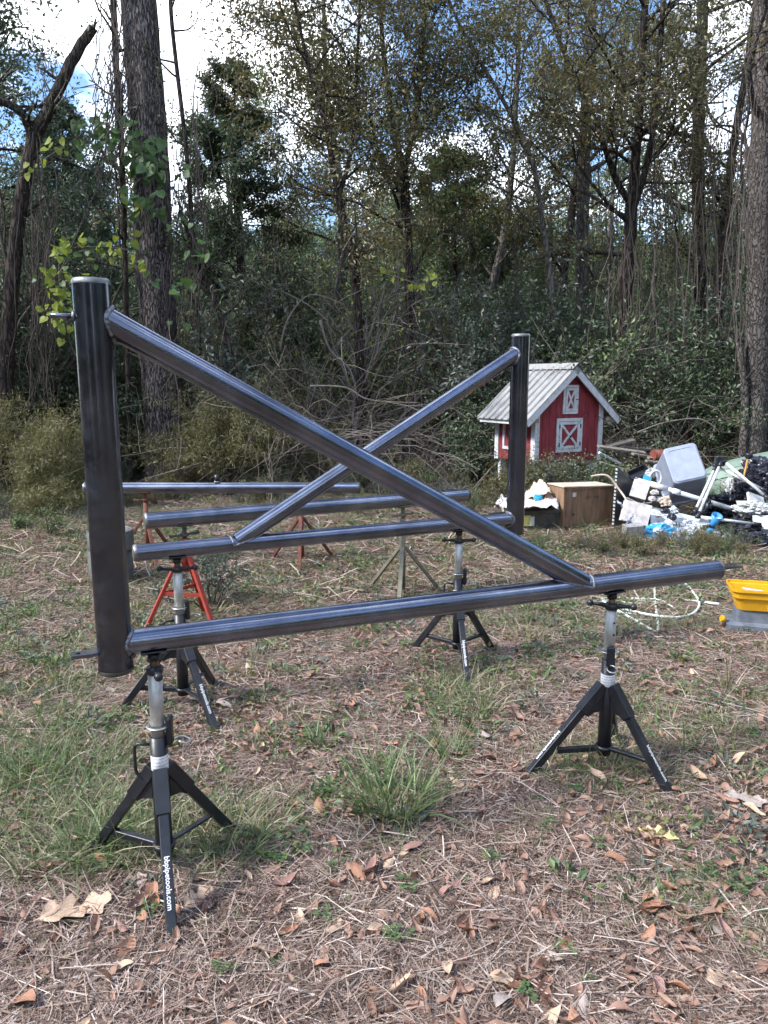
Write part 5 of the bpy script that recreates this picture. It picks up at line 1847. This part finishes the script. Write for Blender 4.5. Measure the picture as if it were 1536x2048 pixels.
# loose small rubbish all over the heap
sk = [('paper_scrap', M['paper'], 'crumpled dirty white paper scrap in the rubbish heap', 'paper', 'white paper scraps in the heap'), ('plastic_scrap', M['bag_black'], 'small black plastic scrap in the rubbish heap', 'plastic', 'black plastic scraps in the heap'),
      ('cardboard_scrap', M['cardboard_pale'], 'torn tan cardboard scrap in the rubbish heap', 'cardboard', 'cardboard scraps in the heap'), ('plastic_scrap', M['bag_print'], 'crumpled printed wrapper in the rubbish heap', 'wrapper', 'printed wrappers in the heap')]
rs = random.Random(5)
for k in range(24):
    nm, m_, lab, ct, gr = sk[rs.choice((0, 0, 1, 2, 3, 3))]
    px = rs.uniform(1240, 1536)
    py = 1092 - rs.random() * (70 + .18 * (px - 1240))
    D = 8.0 + (1092 - py) * .0085 - .05
    s_ = rs.uniform(.03, .075)
    if rs.random() < .45:
        ct_ = Vector(at(px, py, D))
        u_ = Vector((rs.uniform(-1, 1), rs.uniform(-.5, .5), rs.uniform(-.3, .6))).normalized() * s_ * 2
        w_ = Vector((rs.uniform(-.4, .4), rs.uniform(.2, 1), rs.uniform(.2, .9))).normalized() * s_ * 1.7
        sheet(nm, m_, lab, ct, [ct_, ct_ + u_, ct_ + u_ + w_, ct_ + w_], k + 50, .035, 9, .003, gr)
    else:
        crumple(nm, m_, lab, ct, tuple(at(px, py, D)), (s_, s_ * rs.uniform(.6, 1.2), s_ * rs.uniform(.5, 1)), k + 60, .45, 2.4, 3, True, gr)
# pale green shell behind the heap
hc = at(1530, 960, 10.6)
hull = thing('plastic_shell', 'long pale green rigid shell lying behind the heap', 'cover', (hc.x + .35, hc.y, 0), R(-6))
rings = []
for k in range(13):
    u_ = k / 12
    x = -1.25 + 3.2 * u_
    w = .62 * min(1, .25 + 1.6 * u_ ** .6)
    h = .80 * min(1, .55 + .9 * u_ ** .7)
    ring = []
    for j in range(15):
        t = math.pi * j / 14
        cx_, sz_ = math.cos(t), math.sin(t)
        ring.append((x, -w * (abs(cx_) ** .7) * (1 if cx_ > 0 else -1), h * sz_ ** .55))
    rings.append(ring)
MB().loft(rings, True, True, True).build('hull', M['green_shell'], hull)
b = MB()
for j in (3, 5, 9, 11):
    b.tube([Vector(r_[j]) for r_ in rings], .014, 6)
b.build('ridge', M['green_shell'], hull)
# planks and debris behind
pl = [((1196, 893), (1290, 906), 10.6, 'long pale plank lying behind the box, uppermost of the lumber'), ((1198, 905), (1245, 930), 10.5, 'short white board end beside the coop corner'), ((1215, 893), (1268, 880), 11.0, 'grey plank tilted up toward the tree line'),
      ((1240, 895), (1300, 898), 11.2, 'dark weathered plank behind the pale plank'), ((1296, 916), (1340, 918), 10.6, 'pale brown plank near the red can'), ((1292, 922), (1335, 928), 10.4, 'pale brown plank under another near the red can'),
      ((1265, 908), (1300, 914), 10.6, 'grey short plank in the middle of the lumber'), ((1286, 934), (1338, 948), 10.0, 'white narrow board behind the black tray'), ((1200, 925), (1270, 946), 10.2, 'mossy grey board sloping behind the dark panel')]
for (a, c, D, lab) in pl:
    pa, pc = at(*a, D), at(*c, D + .15)
    w = random.uniform(.05, .09)
    o = MB().bar(Vector(), pc - pa, w, .03, (0, -.3, 1), .003).build('plank', M['barn_white'] if 'white' in lab else M['old_plank'], None, tuple(pa))
    tag(o, lab, 'plank', 'lumber behind the heap')
c0 = at(1322, 910, 10.6)
can = tag(MB().tube([(-.11, 0, 0), (.11, .05, 0)], .075, 18).build('metal_can', M['terracotta'], None, tuple(c0)), 'dull red can lying on the planks', 'can')
MB().tube([(-.112, 0, 0), (-.10, .003, 0)], .079, 18).tube([(.10, .0475, 0), (.112, .05, 0)], .079, 18).build('rim', M['terracotta'], can)
q = at(1199, 937, 11.4)
oc = thing('orange_crate', 'orange slatted crate behind the coop leg', 'crate', (q.x, q.y, .30))
for k in range(3):
    MB().box((0, -.10, .04 + .06 * k), (.28, .012, .04)).build('slat', M['orange_plastic'], oc)
b = MB()
for sx in (-1, 1):
    b.box((sx * .13, 0, .10), (.02, .2, .2))
b.build('end_panel', M['orange_plastic'], oc)
o = MB().box((0, 0, 0), (.5, .4, .30), bevel=.01).build('wooden_block', M['old_plank'], None, (q.x, q.y + .02, .15))
tag(o, 'weathered timber block under the orange crate', 'block')
# ================================================================== ground litter, leaves, grass
rng = np.random.default_rng(11)


def sample_ground(n, y0, y1, power=1.0, margin=.06, rng=rng):
    """random ground points inside the field of view between two depths"""
    u = rng.random(n) ** power
    y = y0 + (y1 - y0) * u
    hw = y * (768 / FPX + margin) + .25
    x = (rng.random(n) * 2 - 1) * hw
    return x, y


def noise2(x, y, f, seed):
    return (np.sin(x * f + seed) * np.cos(y * f * 1.13 + seed * 2.1) + .6 * np.sin(x * f * 2.3 - y * f * 1.7 + seed * 3.3) + .4 * np.sin(x * f * 4.1 + y * f * 3.7 + seed * 5)) / 2


# straw mats: short strips lying every way
def straw_patch(seed, n, rad, lo, hi, w):
    r = np.random.default_rng(seed)
    a, q = r.random(n) * 6.283, np.sqrt(r.random(n)) * rad
    P = np.stack([q * np.cos(a), q * np.sin(a), r.random(n) ** 2 * .022 + .002], 1)
    th = r.random(n) * 6.283
    D = np.stack([np.cos(th), np.sin(th), r.normal(size=n) * .13 + .02], 1)
    L = lo + (hi - lo) * r.random(n) ** 1.6
    W = w * (.4 + 1.7 * r.random(n) ** 2.5)
    B = np.concatenate([r.normal(size=(n, 2)) * .25, -np.abs(r.normal(size=(n, 1))) * .12], 1)
    V, F = ribbons_np(r, P, D, L, W, 2, 0, B, False)
    V[:, 2] = np.maximum(V[:, 2], .001)
    return np_mesh('straw_source', V, F, M['straw'])


straw = [straw_patch(50 + k, 420, .30, .03, .17, .0022) for k in range(5)]
x, y = sample_ground(2700, 1.5, 6.5, 1.3)
k_ = noise2(x, y, 2.3, 4) > -.38 + .25 * rng.random(len(x))
x, y = x[k_], y[k_]
scatter('straw', straw, np.stack([x, y, gh(x, y)], 1), rng.random(len(x)) * 6.283, .8 + .5 * rng.random(len(x)))
strawf = [straw_patch(70 + k, 260, .5, .06, .26, .005) for k in range(4)]
x, y = sample_ground(2200, 6.0, 15, 1.0)
scatter('far_straw', strawf, np.stack([x, y, gh(x, y)], 1), rng.random(len(x)) * 6.283, .8 + .6 * rng.random(len(x)))

# dead leaves
def dead_leaf(seed, lobed=0.0, L=1.0, wid=.42, curl=.5, fold=.25):
    r = np.random.default_rng(seed)
    n = 9 if not lobed else 21
    vs, fs = [], []
    c1, c2 = (r.random() - .35) * curl * 1.8, (r.random() - .5) * curl
    for i in range(n + 1):
        t = i / n
        w = wid * math.sin(math.pi * min(1, max(0, t)) ** .85) ** .8 * .5 + .004
        if lobed:
            w = wid * .5 * (math.sin(math.pi * t ** .9) ** .6) * (1 - lobed * (.5 + .5 * math.cos(t * 2 * math.pi * 3.5))) + .01
        if t < .08: w = .012
        x_ = (t - .5) * L
        zc = c1 * (t - .5) ** 2 * L + c2 * .3 * math.sin(5 * t + seed)
        for s in (-1, -.5, 0, .5, 1):
            wob = .03 * math.sin(9 * t + s * 4 + seed)
            yy = s * w + .03 * math.sin(3 * t + seed)
            if lobed: x2 = x_ + abs(s) * w * .35
            else: x2 = x_
            vs.append((x2, yy, zc + abs(s) ** 1.5 * w * fold * 2 * (1 + c2) + wob * abs(s)))
    for i in range(n):
        for j in range(4):
            a = i * 5 + j
            fs.append((a, a + 1, a + 6, a + 5))
    V = np.array(vs)
    V[:, 2] -= V[:, 2].min()
    return V, np.array(fs)


leafV = [dead_leaf(s, 0, 1, wid, curl, fold) for s, wid, curl, fold in ((1, .42, .5, .25), (2, .36, .9, .4), (3, .5, .4, .15), (4, .40, 1.2, .5), (5, .46, .7, -.2), (6, .30, .8, .6))]
lobeV = [dead_leaf(s, .55, 1, .62, .4, .10) for s in (7, 8, 9)]
small = []
for k, (V, F) in enumerate(leafV):
    small.append(np_mesh('leaf_source', V, F, M['litter'], True))
# small chips and far leaves: one mass
x, y = sample_ground(9000, 1.5, 9.0, 1.05)
keep = rng.random(len(x)) < .55 + .45 * noise2(x, y, 1.1, 3)
x, y = x[keep], y[keep]
scatter('leaf_litter', small, np.stack([x, y, gh(x, y) + .016 + .014 * rng.random(len(x))], 1), rng.random(len(x)) * 6.283, .028 + .052 * rng.random(len(x)) ** 1.4, rng.normal(size=(len(x), 2)) * .28)
x, y = sample_ground(7000, 6.5, 17.0, 1.0)
scatter('far_leaf_litter', small, np.stack([x, y, gh(x, y) + .012], 1), rng.random(len(x)) * 6.283, .045 + .06 * rng.random(len(x)), rng.normal(size=(len(x), 2)) * .35)

# the leaves that show largest, one by one
mats_ = [M['leaf_rust'], M['leaf_mauve'], M['leaf_tan'], M['leaf_grey'], M['leaf_rust'], M['leaf_mauve']]
kinds = {'leaf_rust': 'rust coloured', 'leaf_mauve': 'dark purplish brown', 'leaf_tan': 'tan', 'leaf_grey': 'greyish'}
lm = []
for V, F in leafV:
    for m_ in (M['leaf_rust'], M['leaf_mauve'], M['leaf_tan'], M['leaf_grey']):
        lm.append((np_mesh('fallen_leaf', V, F, m_, True), m_.name))


def put_leaf(me, px, py, size, rz, label, group=None, tilt=(0, 0)):
    q = gnd(px, py)
    o = link('fallen_leaf', me, None, (q.x, q.y, float(gh(q.x, q.y)) + .026), (tilt[0], tilt[1], rz), size)
    return tag(o, label, 'leaf', group)


oak = [np_mesh('fallen_leaf', V, F, m_, True) for (V, F), m_ in zip(lobeV, (M['leaf_yellow'], M['leaf_tan'], M['leaf_grey']))]
put_leaf(oak[0], 1315, 1683, .155, R(150), 'large yellow lobed oak leaf lying below the right stand')
put_leaf(oak[1], 150, 1842, .235, R(35), 'largest pale tan lobed leaf near the left edge')
put_leaf(oak[2], 1100, 1866, .14, R(170), 'grey brown lobed leaf with sharp points on the straw', tilt=(.2, -.1))
put_leaf(oak[2], 718, 1912, .085, R(70), 'small pale grey lobed leaf on bare soil')
put_leaf(oak[2], 280, 1772, .11, R(200), 'dull grey lobed leaf beside the nearest stand leg')
put_leaf(oak[1], 395, 1812, .13, R(60), 'long tan curled lobed leaf right of the nearest stand foot', tilt=(.3, 0))
put_leaf(oak[2], 1490, 1605, .17, R(-20), 'long grey lobed leaf right of the right stand foot')
put_leaf(oak[1], 1450, 1972, .14, R(10), 'pale papery lobed leaf near the lower right corner', tilt=(.1, .1))
spec = [(822, 1765, .085, 60, 1, 'upright rust leaf beside a green sprig', (1.1, .2)), (1090, 1945, .10, 30, 0, 'bright orange folded leaf in the right foreground', (.4, .3)), (1010, 1978, .10, -10, 2, 'tan orange leaf lying flat in the foreground', (.1, .1)),
        (757, 1868, .075, 20, 2, 'yellowish tan leaf in the middle foreground', (.2, 0)), (312, 2018, .07, 80, 0, 'rust leaf standing by the lower edge', (.5, .1)), (612, 1552, .09, 50, 2, 'yellow tan leaf left of the big grass clump', (.7, .2))]
for (px, py, s, rz, k, lab, tl_) in spec:
    put_leaf(lm[[0, 4, 8, 2][k] if k < 3 else 0][0] if k != 2 else lm[2][0], px, py, s, R(rz), lab, None, tl_)
n_ = 270
x, y = sample_ground(4 * n_, 1.72, 5.2, 1.5, .0)
keep = rng.random(len(x)) < .45 + .5 * noise2(x, y, 1.6, 1.0)
x, y = x[keep][:n_], y[keep][:n_]
for xx, yy in zip(x, y):
    me, mn = lm[rng.integers(0, len(lm))]
    if mn == 'leaf_grey' and rng.random() < .5: me, mn = lm[rng.integers(0, 6) * 4]
    tl_ = rng.normal(size=2) * .35
    o = link('fallen_leaf', me, None, (xx, yy, float(gh(xx, yy)) + .020 + .014 * rng.random()), (tl_[0], tl_[1], rng.random() * 6.283), .052 + .056 * rng.random() ** 1.3)
    tag(o, kinds[mn] + ' dead leaf lying on the straw', 'leaf', kinds[mn] + ' dead leaves on the clearing floor')

# grass
def tuft(seed, n, rad, lo, hi, w, lean, m, name='grass_source', bend=1.35):
    r = np.random.default_rng(seed)
    a, q = r.random(n) * 6.283, np.sqrt(r.random(n)) * rad
    P = np.stack([q * np.cos(a), q * np.sin(a), np.full(n, -.004)], 1)
    th = a + r.normal(size=n) * .9
    ln = lean * (.3 + r.random(n))
    D = np.stack([np.cos(th) * ln, np.sin(th) * ln, np.ones(n)], 1)
    L = lo + (hi - lo) * r.random(n)
    B = np.stack([np.cos(th) * .5, np.sin(th) * .5, -.55 * np.ones(n)], 1) * (r.random((n, 1)) * bend) + r.normal(size=(n, 3)) * .12
    V, F = ribbons_np(r, P, D, L, w * (.45 + 1.0 * r.random(n) ** 1.5), 4, 0, B, True)
    return np_mesh(name, V, F, m)


short = [tuft(100 + k, 26, .05, .03, .10, .0042, .8, M['grass']) for k in range(4)] + [tuft(110 + k, 20, .05, .03, .09, .0050, .9, M['grass_lush']) for k in range(2)]
bright = [tuft(115 + k, 30, .04, .02, .075, .0055, 1.0, M['grass_bright']) for k in range(3)]
long_ = [tuft(120 + k, 36, .08, .06, .20, .0068, .95, M['grass_lush' if k % 2 else 'grass']) for k in range(5)]
# patches: photo pixel, radius m, count, kind
patches = [(60, 1520, .55, 48, 1), (20, 1640, .38, 30, 1), (150, 1660, .30, 24, 1), (90, 1560, .6, 60, 0), (60, 1480, .6, 30, 1), (200, 1600, .35, 16, 1), (120, 1440, .5, 40, 0), (250, 1705, .16, 22, 1), (400, 1690, .18, 24, 1), (520, 1620, .25, 34, 0), (460, 1640, .16, 14, 1), (640, 1640, .2, 12, 0),
           (1180, 1530, .26, 20, 1), (1270, 1540, .22, 14, 1), (1380, 1450, .42, 24, 1), (1300, 1500, .5, 36, 0), (1300, 1400, .4, 24, 0), (1330, 1790, .17, 30, 0), (1400, 1800, .12, 16, 0), (1510, 1890, .14, 20, 0), (1250, 1830, .1, 8, 0), (960, 1390, .3, 20, 1), (560, 1420, .5, 24, 0),
           (330, 1330, .6, 22, 1), (100, 1330, .7, 30, 1), (680, 1340, .7, 30, 0), (1150, 1350, .6, 24, 0), (1450, 1330, .5, 22, 0), (860, 1680, .25, 10, 0), (700, 1700, .3, 12, 0), (1100, 1660, .12, 8, 0), (1480, 1740, .15, 7, 0), (1020, 1640, .2, 8, 0),
           (150, 1870, .12, 7, 0), (420, 1870, .1, 6, 0), (560, 1940, .1, 4, 0), (900, 1280, .6, 20, 0)]
patches += [(1330, 1790, .16, 26, 2), (1400, 1800, .1, 14, 2), (1240, 1835, .07, 8, 2), (1510, 1890, .12, 18, 2), (1480, 1870, .1, 8, 2), (1100, 1660, .10, 9, 2), (985, 1728, .06, 5, 2), (1450, 1755, .05, 4, 2), (150, 1870, .1, 7, 2), (430, 1880, .08, 6, 2), (670, 1830, .06, 6, 2), (560, 1725, .07, 6, 2), (300, 1850, .08, 4, 2), (545, 1925, .04, 4, 2), (1270, 1625, .08, 6, 2)]
for kind, src, nm in ((0, short, 'short_grass'), (1, long_, 'long_grass'), (2, bright, 'bright_grass')):
    P, S = [], []
    for (px, py, rad, n, k) in patches:
        if k != kind: continue
        c = gnd(px, py)
        a, q = rng.random(n) * 6.283, np.sqrt(rng.random(n)) * rad
        xx, yy = c.x + q * np.cos(a), c.y + q * np.sin(a)
        P.append(np.stack([xx, yy, gh(xx, yy)], 1)); S.append(.7 + .6 * rng.random(n))
    if kind == 0:
        xx, yy = sample_ground(900, 2.4, 7.5, .9)
        k_ = rng.random(len(xx)) < .5 + .6 * noise2(xx, yy, 1.3, 7)
        xx, yy = xx[k_], yy[k_]
        P.append(np.stack([xx, yy, gh(xx, yy)], 1)); S.append(.6 + .6 * rng.random(len(xx)))
        xx, yy = sample_ground(3400, 5.0, 13.5, 1.0)
        P.append(np.stack([xx, yy, gh(xx, yy)], 1)); S.append(.9 + 1.1 * rng.random(len(xx)))
    elif kind == 1:
        xx, yy = sample_ground(330, 5.0, 12, 1.0)
        P.append(np.stack([xx, yy, gh(xx, yy)], 1)); S.append(.7 + .6 * rng.random(len(xx)))
    P, S = np.concatenate(P), np.concatenate(S)
    scatter(nm, src, P, rng.random(len(P)) * 6.283, S)

# grass clumps that stand out
clumps = [(790, 1615, .15, 330, .12, .36, 'big grass clump of long arching blades in the middle of the clearing', 'grass_lush'), (905, 1520, .05, 60, .14, .34, 'tall thin grass clump right behind the biggest clump', 'grass_lush'),
          (640, 1500, .04, 34, .10, .26, 'small spiky grass clump left of the biggest clump', 'grass_lush'), (545, 1500, .04, 26, .08, .2, 'thin grass clump with bent blades left of centre', 'grass'),
          (1460, 1380, .06, 50, .12, .30, 'leaning grass clump near the right edge behind the right stand', 'grass'), (80, 1560, .12, 150, .10, .28, 'lush grass clump at the left edge of the photo', 'grass_lush'), (215, 1690, .08, 90, .08, .24, 'grass clump round the left foot of the nearest stand', 'grass_lush')]
for k, (px, py, rad, n, lo, hi, lab, mm_) in enumerate(clumps):
    q = gnd(px, py)
    o = link('grass_clump', tuft(200 + k, n, rad, lo, hi, .0075, .6, M[mm_], 'grass_clump', 1.0), None, (q.x, q.y, float(gh(q.x, q.y))))
    tag(o, lab, 'grass clump')

# green sprigs
def sprig(seed):
    r = np.random.default_rng(seed)
    P, D, V, F, n = [], [], [], [], 0
    for k in range(11):
        a, h, q = r.random() * 6.283, .012 + .028 * r.random(), .008 + .03 * r.random()
        c = np.array([math.cos(a) * q, math.sin(a) * q, h])
        for j in range(3):
            b_ = a + j * 2.1
            d_ = np.array([math.cos(b_), math.sin(b_), .15])
            s_ = np.array([-math.sin(b_), math.cos(b_), 0])
            L_ = .012 + .006 * r.random()
            V.append(np.stack([c, c + d_ * L_ * .7 + s_ * L_ * .5, c + d_ * L_ * 1.1, c + d_ * L_ * .7 - s_ * L_ * .5]))
            F.append(np.arange(4) + n); n += 4
    return np_mesh('clover_sprig', np.concatenate(V), np.array(F), M['lf_clover'])


spm = [sprig(300 + k) for k in range(4)]
spx = [(560, 1730), (575, 1745), (545, 1720), (660, 1745), (670, 1830), (650, 1840), (425, 1850), (540, 1915), (550, 1930), (118, 1862), (130, 1850), (300, 1838), (1235, 1583), (1050, 1600), (1075, 1605), (1150, 1590), (1262, 1622), (1100, 1655), (1090, 1668), (820, 1792), (812, 1785),
       (985, 1720), (1000, 1735), (920, 1770), (1195, 1700), (1240, 1708), (1415, 1755), (800, 1885), (930, 1880), (1130, 1905), (1170, 1965), (1350, 1960), (1480, 1785), (1530, 1840), (1500, 1770), (600, 1650), (445, 1950), (1020, 1690), (1280, 1640), (860, 1480), (480, 1720), (350, 1870), (1055, 1995), (1440, 1870)]
spx = [p for k, p in enumerate(spx) if k % 3 != 1]
for k, (px, py) in enumerate(spx):
    q = gnd(px, py)
    o = link('clover_sprig', spm[k % 4], None, (q.x, q.y, float(gh(q.x, q.y)) + .014), (0, 0, k * 1.3), .45 + .75 * random.random())
    tag(o, 'bright green clover sprig low on the straw', 'sprig', 'clover sprigs on the clearing floor')

# low broad leaved weeds mixed through the straw
gw = []
for k in range(5):
    r = np.random.default_rng(400 + k)
    n = 26
    a, q = r.random(n) * 6.283, .01 + .06 * np.sqrt(r.random(n))
    P = np.stack([q * np.cos(a), q * np.sin(a), .01 + .03 * r.random(n)], 1)
    D = np.stack([np.cos(a), np.sin(a), .3 + .5 * r.random(n)], 1) + r.normal(size=(n, 3)) * .3
    V, F = leaves_np(r, P, D, .028, .6, 1.5)
    gw.append(np_mesh('weed_source', V, F, M[('lf_green', 'lf_grey', 'lf_green', 'lf_feather', 'lf_clover')[k]]))
x, y = sample_ground(6500, 2.3, 13.0, .85)
k_ = rng.random(len(x)) < .30 + .55 * noise2(x, y, 1.7, 9) + .05 * (y - 4)
x, y = x[k_], y[k_]
scatter('ground_weeds', gw, np.stack([x, y, gh(x, y) + .004], 1), rng.random(len(x)) * 6.283, .6 + .8 * rng.random(len(x)))
# fallen sticks
st = [((300, 1900), (430, 1960), .004), ((690, 1990), (800, 1900), .004), ((840, 1960), (960, 2030), .003), ((120, 1930), (60, 1880), .003), ((1180, 1780), (1330, 1760), .003), ((660, 1760), (580, 1640), .003), ((980, 1650), (1050, 1646), .006), ((1320, 1690), (1420, 1640), .003)]
for k, (a, c, r_) in enumerate(st):
    a, c = gnd(*a), gnd(*c)
    pts = [a.lerp(c, f) + Vector((random.uniform(-.01, .01), random.uniform(-.01, .01), .014 + .01 * random.random())) - a for f in (0, .25, .5, .75, 1)]
    o = MB().tube(pts, [r_ * 1.2, r_, r_, r_ * .9, r_ * .6], 6).build('fallen_stick', M['twig_pale'], None, tuple(a))
    tag(o, 'thin dry stick lying on the straw', 'stick', 'dry sticks on the clearing floor')
